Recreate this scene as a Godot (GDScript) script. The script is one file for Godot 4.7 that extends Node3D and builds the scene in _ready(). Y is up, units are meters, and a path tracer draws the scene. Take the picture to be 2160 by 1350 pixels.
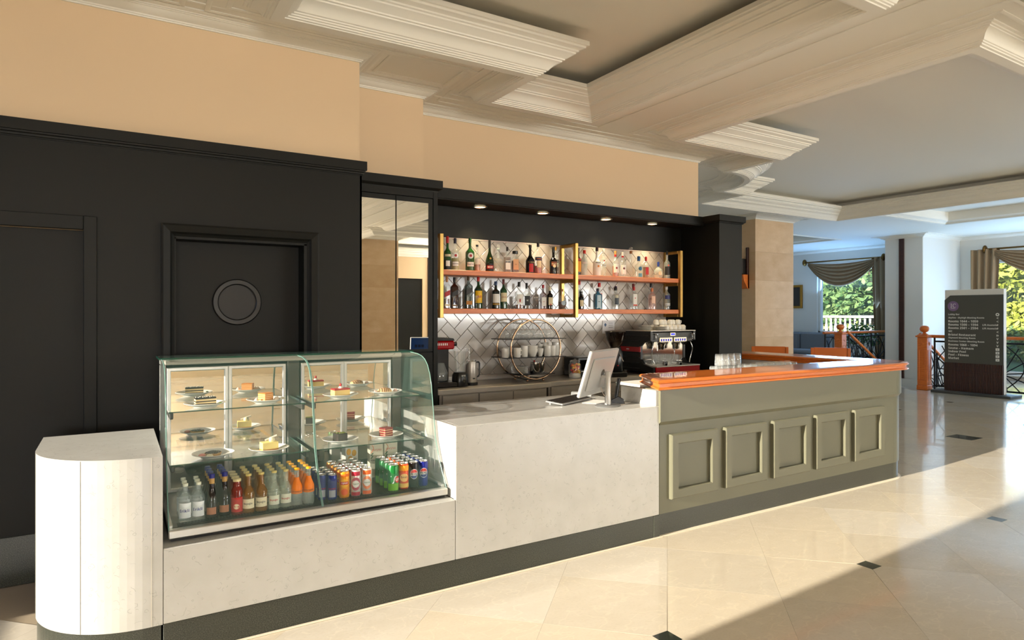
extends Node3D
# A hotel lobby cafe bar. World axes: x runs along the bar, y is up, z points from the back wall into the room.
const YC := 3.387     # underside of the wall cornice
const YG := 3.464     # general ceiling
const YB := 3.35      # underside of the coffer frames
const YP := 3.68      # coffer panels
var M := {}
var used := {}
var rng := RandomNumberGenerator.new()
var font_bold := SystemFont.new()
var font_serif := SystemFont.new()


class Geo:
	var s := SurfaceTool.new()
	func _init():
		s.begin(Mesh.PRIMITIVE_TRIANGLES)
		s.set_smooth_group(-1)
	func t(a: Vector3, b: Vector3, c: Vector3) -> void:
		s.add_vertex(a); s.add_vertex(b); s.add_vertex(c)
	func tn(a: Vector3, b: Vector3, c: Vector3, n: Vector3) -> void:
		if (c - a).cross(b - a).dot(n) >= 0.0: t(a, b, c)
		else: t(a, c, b)
	func qn(a: Vector3, b: Vector3, c: Vector3, d: Vector3, n: Vector3) -> void:
		tn(a, b, c, n); tn(a, c, d, n)
	func box(lo: Vector3, hi: Vector3, ch := 0.0, xf := Transform3D()) -> Geo:
		var c := (lo + hi) / 2.0
		var h := (hi - lo) / 2.0
		ch = minf(ch, minf(h.x, minf(h.y, h.z)) * 0.9)
		var p := func(ax: int, sx: float, sy: float, sz: float) -> Vector3:
			var v := Vector3(sx * (h.x - ch), sy * (h.y - ch), sz * (h.z - ch))
			v[ax] = [sx, sy, sz][ax] * h[ax]
			return xf * (c + v)
		var o := xf * c
		s.set_smooth_group(-1)
		for ax in 3:
			for sg in [-1.0, 1.0]:
				var q := []
				for uv in [[-1, -1], [1, -1], [1, 1], [-1, 1]]:
					var sv := [0.0, 0.0, 0.0]
					sv[ax] = sg; sv[(ax + 1) % 3] = float(uv[0]); sv[(ax + 2) % 3] = float(uv[1])
					q.append(p.call(ax, sv[0], sv[1], sv[2]))
				var n: Vector3 = (q[0] + q[2]) / 2.0 - o
				qn(q[0], q[1], q[2], q[3], n)
		if ch > 0.0:
			for ax in 3:
				var a1 := (ax + 1) % 3
				var a2 := (ax + 2) % 3
				for s1 in [-1.0, 1.0]:
					for s2 in [-1.0, 1.0]:
						var q := []
						for e in [[a1, -1.0], [a1, 1.0], [a2, 1.0], [a2, -1.0]]:
							var sv := [0.0, 0.0, 0.0]
							sv[ax] = e[1]; sv[a1] = s1; sv[a2] = s2
							q.append(p.call(e[0], sv[0], sv[1], sv[2]))
						qn(q[0], q[1], q[2], q[3], (q[0] + q[2]) / 2.0 - o)
			for sx in [-1.0, 1.0]:
				for sy in [-1.0, 1.0]:
					for sz in [-1.0, 1.0]:
						tn(p.call(0, sx, sy, sz), p.call(1, sx, sy, sz), p.call(2, sx, sy, sz), xf.basis * Vector3(sx, sy, sz))
		return self
	func lathe(pr: Array, seg := 20, sq := 0.0, a0 := 0.0, a1 := TAU, xf := Transform3D(), sx := 1.0, sz := 1.0) -> Geo:
		var grp := 1
		for i in pr.size() - 1:
			if i > 0:
				var u: Vector2 = (pr[i] - pr[i - 1]).normalized()
				var w: Vector2 = (pr[i + 1] - pr[i]).normalized()
				if u.dot(w) < 0.8: grp += 1
			s.set_smooth_group(grp)
			for k in seg:
				var q := []
				for e in [[0, 0], [1, 0], [1, 1], [0, 1]]:
					var th := a0 + (a1 - a0) * float(k + e[1]) / seg
					var f := lerpf(1.0, minf(1.0 / maxf(absf(sin(th)), absf(cos(th))), 1.24), sq)
					var v: Vector2 = pr[i + e[0]]
					q.append(xf * Vector3(v.x * f * sin(th) * sx, v.y, v.x * f * cos(th) * sz))
				if pr[i].x > 0.00001 or true:
					t(q[0], q[1], q[2])
				if pr[i].x > 0.00001:
					t(q[0], q[2], q[3])
		s.set_smooth_group(-1)
		return self
	func tube(pts: Array, r: float, seg := 8, closed := false, caps := true) -> Geo:
		s.set_smooth_group(500)
		var n := pts.size()
		var rings := []
		var prev := Vector3.ZERO
		for i in n:
			var a: Vector3 = pts[(i - 1 + n) % n] if closed or i > 0 else pts[i]
			var b: Vector3 = pts[(i + 1) % n] if closed or i < n - 1 else pts[i]
			var tg := (b - a).normalized()
			var u := prev - tg * prev.dot(tg)
			if u.length() < 0.01:
				u = tg.cross(Vector3.UP if absf(tg.y) < 0.9 else Vector3.RIGHT)
			u = u.normalized()
			prev = u
			var v := tg.cross(u)
			var ring := []
			for k in seg:
				var th := TAU * k / seg
				ring.append(pts[i] + (u * cos(th) + v * sin(th)) * r)
			rings.append(ring)
		for i in (n if closed else n - 1):
			var i2 := (i + 1) % n
			for k in seg:
				var k2 := (k + 1) % seg
				var nn: Vector3 = rings[i][k] + rings[i][k2] - pts[i] * 2.0
				qn(rings[i][k], rings[i2][k], rings[i2][k2], rings[i][k2], nn)
		if caps and not closed:
			s.set_smooth_group(-1)
			for k in range(1, seg - 1):
				tn(rings[0][0], rings[0][k], rings[0][k + 1], pts[0] - pts[1])
				tn(rings[n - 1][0], rings[n - 1][k], rings[n - 1][k + 1], pts[n - 1] - pts[n - 2])
		s.set_smooth_group(-1)
		return self
	func prism(poly: PackedVector2Array, d0: float, d1: float, xf := Transform3D(), ch := 0.0) -> Geo:
		# poly in local xy, extruded along local z from d0 to d1, with an optional chamfer at d1
		var tri := Geometry2D.triangulate_polygon(poly)
		var top := poly
		if ch > 0.0:
			var off := Geometry2D.offset_polygon(poly, -ch, Geometry2D.JOIN_MITER)
			if off.size() == 1 and off[0].size() == poly.size():
				var o2: PackedVector2Array = off[0]
				var best := 0
				for i in o2.size():
					if o2[i].distance_to(poly[0]) < o2[best].distance_to(poly[0]): best = i
				top = PackedVector2Array()
				var cw := Geometry2D.is_polygon_clockwise(poly) == Geometry2D.is_polygon_clockwise(o2)
				for i in o2.size():
					top.append(o2[posmod(best + (i if cw else -i), o2.size())])
			else:
				ch = 0.0
		var z := d1 - ch * signf(d1 - d0)
		var nz := Vector3(0, 0, signf(d1 - d0))
		for i in range(0, tri.size(), 3):
			var a := poly[tri[i]]; var b := poly[tri[i + 1]]; var c := poly[tri[i + 2]]
			tn(xf * Vector3(a.x, a.y, d0), xf * Vector3(b.x, b.y, d0), xf * Vector3(c.x, c.y, d0), xf.basis * -nz)
			a = top[tri[i]]; b = top[tri[i + 1]]; c = top[tri[i + 2]]
			tn(xf * Vector3(a.x, a.y, d1), xf * Vector3(b.x, b.y, d1), xf * Vector3(c.x, c.y, d1), xf.basis * nz)
		var sg := -1.0 if Geometry2D.is_polygon_clockwise(poly) else 1.0
		# Geometry2D calls a polygon clockwise in a y-down plane
		var area := 0.0
		for i in poly.size():
			area += poly[i].cross(poly[(i + 1) % poly.size()])
		sg = signf(area)
		for i in poly.size():
			var j := (i + 1) % poly.size()
			var e := poly[j] - poly[i]
			var n := xf.basis * Vector3(e.y * sg, -e.x * sg, 0)
			qn(xf * Vector3(poly[i].x, poly[i].y, d0), xf * Vector3(poly[j].x, poly[j].y, d0), xf * Vector3(poly[j].x, poly[j].y, z), xf * Vector3(poly[i].x, poly[i].y, z), n)
			if ch > 0.0:
				qn(xf * Vector3(poly[i].x, poly[i].y, z), xf * Vector3(poly[j].x, poly[j].y, z), xf * Vector3(top[j].x, top[j].y, d1), xf * Vector3(top[i].x, top[i].y, d1), n + xf.basis * nz * e.length())
		return self
	func sweep(path: PackedVector2Array, closed: bool, prof: Array, flip := false) -> Geo:
		# path in (x, z); prof of (offset to the side (-dz, dx), y)
		var n := path.size()
		var dirs := []
		for i in (n if closed else n - 1):
			dirs.append((path[(i + 1) % n] - path[i]).normalized())
		var mit := []
		var pg := []
		var g := 0
		for i in n:
			var d0: Vector2 = dirs[(i - 1 + dirs.size()) % dirs.size()] if closed or i > 0 else dirs[0]
			var d1: Vector2 = dirs[i % dirs.size()] if closed or i < n - 1 else dirs[dirs.size() - 1]
			var n0 := Vector2(-d0.y, d0.x)
			var n1 := Vector2(-d1.y, d1.x)
			mit.append((n0 + n1) / (1.0 + n0.dot(n1)))
			if d0.dot(d1) < 0.85: g += 1
			pg.append(g)
		var fg := []
		var k := 0
		for j in prof.size() - 1:
			if j > 0:
				var u: Vector2 = (prof[j] - prof[j - 1]).normalized()
				var w: Vector2 = (prof[j + 1] - prof[j]).normalized()
				if u.dot(w) < 0.82: k += 1
			fg.append(k)
		for i in dirs.size():
			var i2 := (i + 1) % n
			for j in prof.size() - 1:
				s.set_smooth_group(1 + pg[i] * 64 + fg[j])
				var q := []
				for e in [[i, j], [i2, j], [i2, j + 1], [i, j + 1]]:
					var v: Vector2 = path[e[0]] + mit[e[0]] * prof[e[1]].x
					q.append(Vector3(v.x, prof[e[1]].y, v.y))
				if flip: t(q[0], q[2], q[1]); t(q[0], q[3], q[2])
				else: t(q[0], q[1], q[2]); t(q[0], q[2], q[3])
		s.set_smooth_group(-1)
		return self
	func flat(poly: PackedVector2Array, y: float, up: bool) -> Geo:
		var tri := Geometry2D.triangulate_polygon(poly)
		for i in range(0, tri.size(), 3):
			var a := poly[tri[i]]; var b := poly[tri[i + 1]]; var c := poly[tri[i + 2]]
			tn(Vector3(a.x, y, a.y), Vector3(b.x, y, b.y), Vector3(c.x, y, c.y), Vector3.UP if up else Vector3.DOWN)
		return self
	func ball(c: Vector3, r: Vector3, seg := 14) -> Geo:
		var pr := []
		for i in 9:
			var a := -PI / 2 + PI * i / 8.0
			pr.append(Vector2(maxf(cos(a), 0.0), sin(a)))
		s.set_smooth_group(700)
		for i in 8:
			for k in seg:
				var q := []
				for e in [[0, 0], [1, 0], [1, 1], [0, 1]]:
					var th := TAU * float(k + e[1]) / seg
					var v: Vector2 = pr[i + e[0]]
					q.append(c + Vector3(v.x * sin(th) * r.x, v.y * r.y, v.x * cos(th) * r.z))
				t(q[0], q[1], q[2])
				if i > 0: t(q[0], q[2], q[3])
		s.set_smooth_group(-1)
		return self
	func done() -> ArrayMesh:
		s.generate_normals()
		s.index()
		return s.commit()


func lin(c: Color) -> Color:
	return c


func mat(key: String, c: Color, rough := 0.5, metal := 0.0, o := {}) -> StandardMaterial3D:
	if M.has(key): return M[key]
	var m := StandardMaterial3D.new()
	m.resource_name = key
	m.albedo_color = c
	m.roughness = rough
	m.metallic = metal
	if o.has("spec"): m.metallic_specular = o.spec
	if o.has("coat"):
		m.clearcoat_enabled = true
		m.clearcoat = o.coat
		m.clearcoat_roughness = o.get("coat_rough", 0.05)
	if o.has("tex"):
		m.albedo_texture = o.tex
		m.uv1_triplanar = true
		m.uv1_world_triplanar = o.get("world", false)
		m.uv1_triplanar_sharpness = 6.0
		m.uv1_scale = o.get("scale", Vector3.ONE)
		m.uv1_offset = o.get("offset", Vector3.ZERO)
	if o.has("rim"):
		m.rim_enabled = true
		m.rim = o.rim
	if o.has("backlight"):
		m.backlight_enabled = true
		m.backlight = o.backlight
	if o.has("emit"):
		m.emission_enabled = true
		m.emission = o.emit
		m.emission_energy_multiplier = o.get("power", 1.0)
	if o.has("vc"):
		m.vertex_color_use_as_albedo = true
	if o.has("bump"):
		m.heightmap_enabled = true
		m.heightmap_texture = o.bump
		m.heightmap_scale = o.get("bump_scale", 0.05)
		m.uv1_triplanar = true
		m.uv1_world_triplanar = o.get("world", false)
		m.uv1_scale = o.get("scale", Vector3.ONE)
	M[key] = m
	return m


func glass(key: String, c: Color, alpha: float) -> StandardMaterial3D:
	if M.has(key): return M[key]
	var m := mat(key, Color(c.r, c.g, c.b, alpha), 0.03)
	m.transparency = BaseMaterial3D.TRANSPARENCY_ALPHA
	return m


func col(c: Color, rough := 0.45, metal := 0.0) -> StandardMaterial3D:
	return mat("paint_%s_%d_%d" % [c.to_html(), int(rough * 100), int(metal * 100)], c, rough, metal)


func numbered(n: String) -> String:
	used[n] = used.get(n, -1) + 1
	return n if used[n] == 0 else "%s_%03d" % [n, used[n]]


func tag(o: Node, label: String, category: String, group := "") -> void:
	o.set_meta("label", label)
	o.set_meta("category", category)
	if group: o.set_meta("group", group)


func thing(called: String, label: String, category: String, at := Vector3.ZERO, turn := 0.0, group := "") -> Node3D:
	var o := Node3D.new()
	o.name = numbered(called)
	add_child(o)
	o.position = at
	o.rotation.y = turn
	tag(o, label, category, group)
	return o


func struct(called: String) -> Node3D:
	var o := Node3D.new()
	o.name = called
	add_child(o)
	o.set_meta("kind", "structure")
	return o


func part(parent: Node, called: String, mesh: Mesh, m: Material, at := Vector3.ZERO) -> MeshInstance3D:
	var o := MeshInstance3D.new()
	o.name = called
	o.mesh = mesh
	o.material_override = m
	o.position = at
	parent.add_child(o, true)
	return o


func copy_of(o: Node3D, at: Vector3, turn := 0.0, label := "") -> Node3D:
	var c: Node3D = o.duplicate()
	c.name = numbered(String(o.name).rstrip("0123456789").trim_suffix("_"))
	add_child(c)
	c.position = at
	c.rotation.y = turn
	if label: c.set_meta("label", label)
	return c


func bx(x0: float, y0: float, z0: float, x1: float, y1: float, z1: float, ch := 0.0) -> ArrayMesh:
	return Geo.new().box(Vector3(x0, y0, z0), Vector3(x1, y1, z1), ch).done()


func V2(a: Array) -> Array:
	var r := []
	for i in range(0, a.size(), 2):
		r.append(Vector2(a[i], a[i + 1]))
	return r


func P2(a: Array) -> PackedVector2Array:
	return PackedVector2Array(V2(a))


func lettering(text: String, height: float, width_most := 0.0, bend := 0.0, f: Font = null) -> ArrayMesh:
	# flat letters in the xy plane facing +z, centred; bent round a vertical axis when bend (a radius) is given
	var tm := TextMesh.new()
	tm.text = text
	tm.font = f if f else font_bold
	tm.font_size = 48
	tm.pixel_size = 0.01
	tm.depth = 0.02
	tm.curve_step = 4.0
	var ar := tm.get_mesh_arrays()
	var vs: PackedVector3Array = ar[Mesh.ARRAY_VERTEX]
	var ns: PackedVector3Array = ar[Mesh.ARRAY_NORMAL]
	var ix: PackedInt32Array = ar[Mesh.ARRAY_INDEX]
	var lo := Vector3.INF
	var hi := -Vector3.INF
	for v in vs:
		lo = lo.min(v); hi = hi.max(v)
	var k := height / maxf(hi.y - lo.y, 0.001)
	if width_most > 0.0: k = minf(k, width_most / (hi.x - lo.x))
	var g := Geo.new()
	for i in range(0, ix.size(), 3):
		if ns[ix[i]].z < 0.5: continue
		var q := []
		for j in 3:
			var v := (vs[ix[i + j]] - (lo + hi) / 2.0) * k
			if bend > 0.0:
				var a := v.x / bend
				q.append(Vector3(bend * sin(a), v.y, bend * cos(a)))
			else:
				q.append(Vector3(v.x, v.y, 0.0))
		g.tn(q[0], q[1], q[2], q[0] * Vector3(1, 0, 1) if bend > 0.0 else Vector3.BACK)
	return g.done()


func noise_image(size: int, fn: Callable) -> ImageTexture:
	var im := Image.create(size, size, true, Image.FORMAT_RGB8)
	for y in size:
		for x in size:
			im.set_pixel(x, y, fn.call(x, y))
	im.generate_mipmaps()
	return ImageTexture.create_from_image(im)


func tiled(n: FastNoiseLite, x: float, y: float, sx: float, sy: float) -> float:
	# seamless noise: a torus in four steps of blending
	var u := x
	var v := y
	var a := n.get_noise_2d(u * sx, v * sy)
	var b := n.get_noise_2d((u - 1.0) * sx, v * sy)
	var c := n.get_noise_2d(u * sx, (v - 1.0) * sy)
	var d := n.get_noise_2d((u - 1.0) * sx, (v - 1.0) * sy)
	return lerpf(lerpf(a, b, u), lerpf(c, d, u), v)


func make_textures() -> Dictionary:
	var T := {}
	var n := FastNoiseLite.new()
	n.seed = 7
	n.noise_type = FastNoiseLite.TYPE_SIMPLEX_SMOOTH
	n.fractal_octaves = 4
	n.frequency = 1.0
	# polished cream marble
	T.marble = noise_image(512, func(x, y):
		var u: float = x / 512.0
		var v: float = y / 512.0
		var a := tiled(n, u, v, 5.0, 9.0)
		var f := tiled(n, u, v, 40.0, 60.0)
		var w := absf(tiled(n, u, v, 3.0, 4.5) + 0.25 * a)
		var c := Color(0.87, 0.835, 0.775).lerp(Color(0.80, 0.755, 0.68), clampf(0.45 + a * 0.6, 0, 1) * 0.5)
		c = c.lerp(Color(0.75, 0.70, 0.615), clampf(f * 1.2, 0, 1) * 0.3)
		return c.lerp(Color(0.93, 0.89, 0.81), clampf(1.0 - w * 30.0, 0, 1) * 0.4))
	T.limestone = noise_image(512, func(x, y):
		var u: float = x / 512.0
		var v: float = y / 512.0
		var a := tiled(n, u, v, 3.0, 5.0)
		var f := tiled(n, u, v, 30.0, 36.0)
		var c := Color(0.86, 0.745, 0.60).lerp(Color(0.80, 0.67, 0.51), clampf(0.5 + a, 0, 1))
		return c.lerp(Color(0.72, 0.58, 0.42), clampf(f - 0.1, 0, 1) * 0.4))
	# quartz with short dark hooks and worm marks
	var q := Image.create(1024, 1024, true, Image.FORMAT_RGB8)
	for y in 1024:
		for x in 1024:
			var a := tiled(n, x / 1024.0, y / 1024.0, 6.0, 6.0)
			q.set_pixel(x, y, Color(0.765, 0.76, 0.74).lerp(Color(0.73, 0.725, 0.70), clampf(0.5 + a, 0, 1)))
	rng.seed = 11
	for i in 900:
		var p := Vector2(rng.randf() * 1024, rng.randf() * 1024)
		if tiled(n, p.x / 1024.0, p.y / 1024.0, 9.0, 9.0) < -0.12: continue
		var th := rng.randf() * TAU
		var bend := rng.randf_range(-0.25, 0.25)
		var dark := rng.randf_range(0.12, 0.55)
		for k in rng.randi_range(8, 34):
			th += bend + rng.randf_range(-0.3, 0.3)
			p += Vector2(cos(th), sin(th)) * 1.1
			var px := Vector2i(posmod(int(p.x), 1024), posmod(int(p.y), 1024))
			q.set_pixelv(px, q.get_pixelv(px).lerp(Color(0.36, 0.36, 0.33), dark))
	q.generate_mipmaps()
	T.quartz = ImageTexture.create_from_image(q)
	# straight-grained wood, grain along u (x)
	var wood := func(c0: Color, c1: Color, c2: Color) -> ImageTexture:
		return noise_image(512, func(x, y):
			var u: float = x / 512.0
			var v: float = y / 512.0
			var a := tiled(n, u, v, 1.5, 22.0)
			var f := tiled(n, u, v, 7.0, 150.0)
			var c := c0.lerp(c1, clampf(0.5 + a * 1.1, 0, 1))
			return c.lerp(c2, clampf(f * 1.6, 0, 1) * 0.5))
	T.cherry = wood.call(Color(0.93, 0.53, 0.21), Color(0.85, 0.43, 0.15), Color(0.68, 0.30, 0.09))
	T.walnut = wood.call(Color(0.30, 0.15, 0.09), Color(0.20, 0.10, 0.06), Color(0.12, 0.06, 0.04))
	# dark green marble of the floor insets
	T.verde = noise_image(256, func(x, y):
		var a := tiled(n, x / 256.0, y / 256.0, 12.0, 12.0)
		return Color(0.07, 0.10, 0.085).lerp(Color(0.25, 0.33, 0.28), clampf(absf(a) * 1.5, 0, 1) * 0.5))
	# brushed steel
	T.steel = noise_image(256, func(x, y):
		var f := tiled(n, x / 256.0, y / 256.0, 3.0, 120.0)
		return Color(0.70, 0.68, 0.65) * (1.0 + f * 0.12))
	T.fabric = noise_image(256, func(x, y):
		var f := tiled(n, x / 256.0, y / 256.0, 60.0, 60.0)
		return Color(0.60, 0.49, 0.36) * (1.0 + f * 0.22))
	T.speck = noise_image(256, func(x, y):
		var f := tiled(n, x / 256.0, y / 256.0, 90.0, 90.0)
		return Color(0.215, 0.225, 0.195) * (1.0 + clampf(f * 1.4, -0.3, 0.9)))
	return T


func make_materials() -> void:
	var T := make_textures()
	mat("ceiling_paint", Color(0.935, 0.92, 0.875), 0.75)
	mat("peach_paint", Color(0.87, 0.765, 0.625), 0.7)
	mat("white_paint", Color(0.88, 0.87, 0.84), 0.7)
	mat("dark_paint", Color(0.082, 0.082, 0.068), 0.5, 0.0, {"spec": 0.35})
	mat("bar_green", Color(0.43, 0.425, 0.35), 0.42)
	mat("plinth", Color(1, 1, 1), 0.3, 0.0, {"tex": T.speck, "scale": Vector3.ONE * 2.0})
	mat("quartz", Color(1, 1, 1), 0.22, 0.0, {"tex": T.quartz, "scale": Vector3.ONE * 0.9})
	for i in 3:
		mat("marble_%d" % i, [Color(1, 1, 1), Color(0.975, 0.965, 0.945), Color(1.0, 0.985, 0.955)][i], 0.16, 0.0, {"tex": T.marble, "world": true, "scale": Vector3.ONE * [0.9, 0.8, 1.05][i], "offset": Vector3(0.37, 0.11, 0.63) * i, "coat": 0.4, "coat_rough": 0.03})
	mat("grout", Color(0.62, 0.56, 0.47), 0.8)
	mat("verde", Color(1, 1, 1), 0.1, 0.0, {"tex": T.verde, "world": true, "scale": Vector3.ONE * 3.0, "coat": 0.5})
	mat("limestone", Color(1, 1, 1), 0.5, 0.0, {"tex": T.limestone, "world": true, "scale": Vector3.ONE * 0.8})
	mat("limestone_b", Color(0.965, 0.955, 0.935), 0.5, 0.0, {"tex": T.limestone, "world": true, "scale": Vector3.ONE * 0.6, "offset": Vector3(0.3, 0.7, 0.2)})
	mat("cherry", Color(1, 1, 1), 0.28, 0.0, {"tex": T.cherry, "scale": Vector3.ONE * 1.6, "coat": 0.7, "coat_rough": 0.04})
	mat("cherry_satin", Color(0.95, 0.95, 0.95), 0.38, 0.0, {"tex": T.cherry, "scale": Vector3.ONE * 2.2})
	mat("walnut", Color(1, 1, 1), 0.45, 0.0, {"tex": T.walnut, "scale": Vector3.ONE * 2.0})
	mat("brass", Color(0.66, 0.53, 0.30), 0.32, 1.0)
	mat("dull_brass", Color(0.42, 0.31, 0.16), 0.4, 1.0)
	mat("rose_steel", Color(0.80, 0.67, 0.56), 0.2, 1.0)
	mat("steel", Color(1, 1, 1), 0.38, 0.65, {"tex": T.steel, "scale": Vector3.ONE * 2.0})
	mat("chrome", Color(0.86, 0.86, 0.86), 0.08, 1.0)
	mat("aluminium", Color(0.80, 0.80, 0.78), 0.35, 0.8)
	mat("mirror", Color(0.93, 0.93, 0.92), 0.0, 1.0)
	mat("wall_tile_0", Color(0.655, 0.63, 0.595), 0.14, 0.0, {"coat": 0.4})
	mat("wall_tile_1", Color(0.635, 0.61, 0.575), 0.14, 0.0, {"coat": 0.4})
	mat("wall_tile_2", Color(0.675, 0.65, 0.615), 0.14, 0.0, {"coat": 0.4})
	mat("wall_grout", Color(0.74, 0.71, 0.665), 0.8)
	mat("black_metal", Color(0.03, 0.03, 0.032), 0.4, 0.3)
	mat("black_plastic", Color(0.035, 0.035, 0.037), 0.3)
	mat("black_leather", Color(0.03, 0.03, 0.032), 0.35)
	mat("porcelain", Color(0.90, 0.89, 0.86), 0.12)
	mat("curtain", Color(1, 1, 1), 0.85, 0.0, {"tex": T.fabric, "world": true, "scale": Vector3.ONE * 2.0, "rim": 0.2, "backlight": Color(0.10, 0.08, 0.05)})
	mat("leaf", Color(1, 1, 1), 0.6, 0.0, {"vc": true, "backlight": Color(0.5, 0.5, 0.35)})
	mat("bark", Color(0.36, 0.30, 0.24), 0.9)
	mat("sofa_grey", Color(0.47, 0.48, 0.50), 0.8)
	glass("clear_glass", Color(0.85, 0.93, 0.90), 0.05)
	glass("case_glass", Color(0.60, 0.80, 0.74), 0.07)
	glass("glass_edge", Color(0.06, 0.30, 0.24), 0.75)
	glass("tumbler", Color(0.90, 0.93, 0.92), 0.10)
	glass("window_glass", Color(0.8, 0.9, 0.9), 0.02)


func V(x: float, y: float, z: float) -> Vector3:
	return Vector3(x, y, z)


func area(called: String, at: Vector3, to: Vector3, size: Vector2, c: Color, power: float) -> void:
	var l := AreaLight3D.new()
	l.name = called
	add_child(l)
	l.area_size = size
	l.area_normalize_energy = false
	l.light_energy = power
	l.light_color = c
	l.shadow_enabled = true
	l.area_range = 60.0
	l.position = at
	l.look_at_from_position(at, to, Vector3.UP)


func set_view_and_light() -> void:
	var cam := Camera3D.new()
	cam.name = "camera"
	add_child(cam)
	cam.position = Vector3(0, 1.55, 0)
	cam.rotation.y = deg_to_rad(-31.5)
	cam.near = 0.05
	cam.far = 200.0
	cam.projection = Camera3D.PROJECTION_FRUSTUM
	cam.size = 0.05 * 1350.0 / 1362.0
	cam.frustum_offset = Vector2(0, -12.0 / 1362.0 * 0.05)
	cam.current = true
	var we := WorldEnvironment.new()
	we.name = "environment"
	var e := Environment.new()
	e.background_mode = Environment.BG_SKY
	var sky := Sky.new()
	var sm := ProceduralSkyMaterial.new()
	sm.sky_top_color = Color(0.30, 0.50, 0.80)
	sm.sky_horizon_color = Color(0.78, 0.86, 0.93)
	sm.ground_horizon_color = Color(0.60, 0.62, 0.58)
	sm.ground_bottom_color = Color(0.40, 0.40, 0.36)
	sm.sky_energy_multiplier = 1.6
	sm.ground_energy_multiplier = 1.0
	sky.sky_material = sm
	e.sky = sky
	e.tonemap_mode = Environment.TONE_MAPPER_LINEAR
	e.tonemap_exposure = 1.0
	e.sdfgi_enabled = true
	e.ssao_enabled = true
	e.ssil_enabled = true
	we.environment = e
	add_child(we)
	var sun := DirectionalLight3D.new()
	sun.name = "sun"
	sun.light_color = Color(1.0, 0.96, 0.89)
	sun.light_energy = 4.6
	sun.light_angular_distance = 0.5
	sun.shadow_enabled = true
	add_child(sun)
	sun.look_at_from_position(Vector3.ZERO, Vector3(1.0, -0.27, -0.05), Vector3.UP)
	# daylight through the glazed fronts of the lobby: behind the camera, on the window side and beside the entrance
	area("front_window_light", V(-1.0, 1.95, 9.2), V(-0.4, 20.0, 0), Vector2(3.4, 2.5), Color(1.0, 0.99, 0.96), 7.5)
	area("front_window_light_001", V(12.6, 1.95, 9.2), V(9.0, 20.0, 0), Vector2(7.0, 2.5), Color(1.0, 0.99, 0.96), 8.0)
	area("right_window_light", V(17.95, 1.9, -10.8), V(10, 6.6, -10.8), Vector2(2.0, 1.8), Color(0.55, 0.76, 1.0), 3.6)
	area("right_window_light_001", V(17.95, 1.5, -5.2), V(10, 7.2, -5.2), Vector2(4.0, 2.6), Color(0.66, 0.83, 1.0), 2.2)


const WINS := [[-11.85, -9.75, 0.98, 2.92], [-7.32, -3.2, 0.12, 2.86], [-1.6, 3.4, 0.12, 2.86]]   # openings in the window wall: ranges of z, then of y


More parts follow.
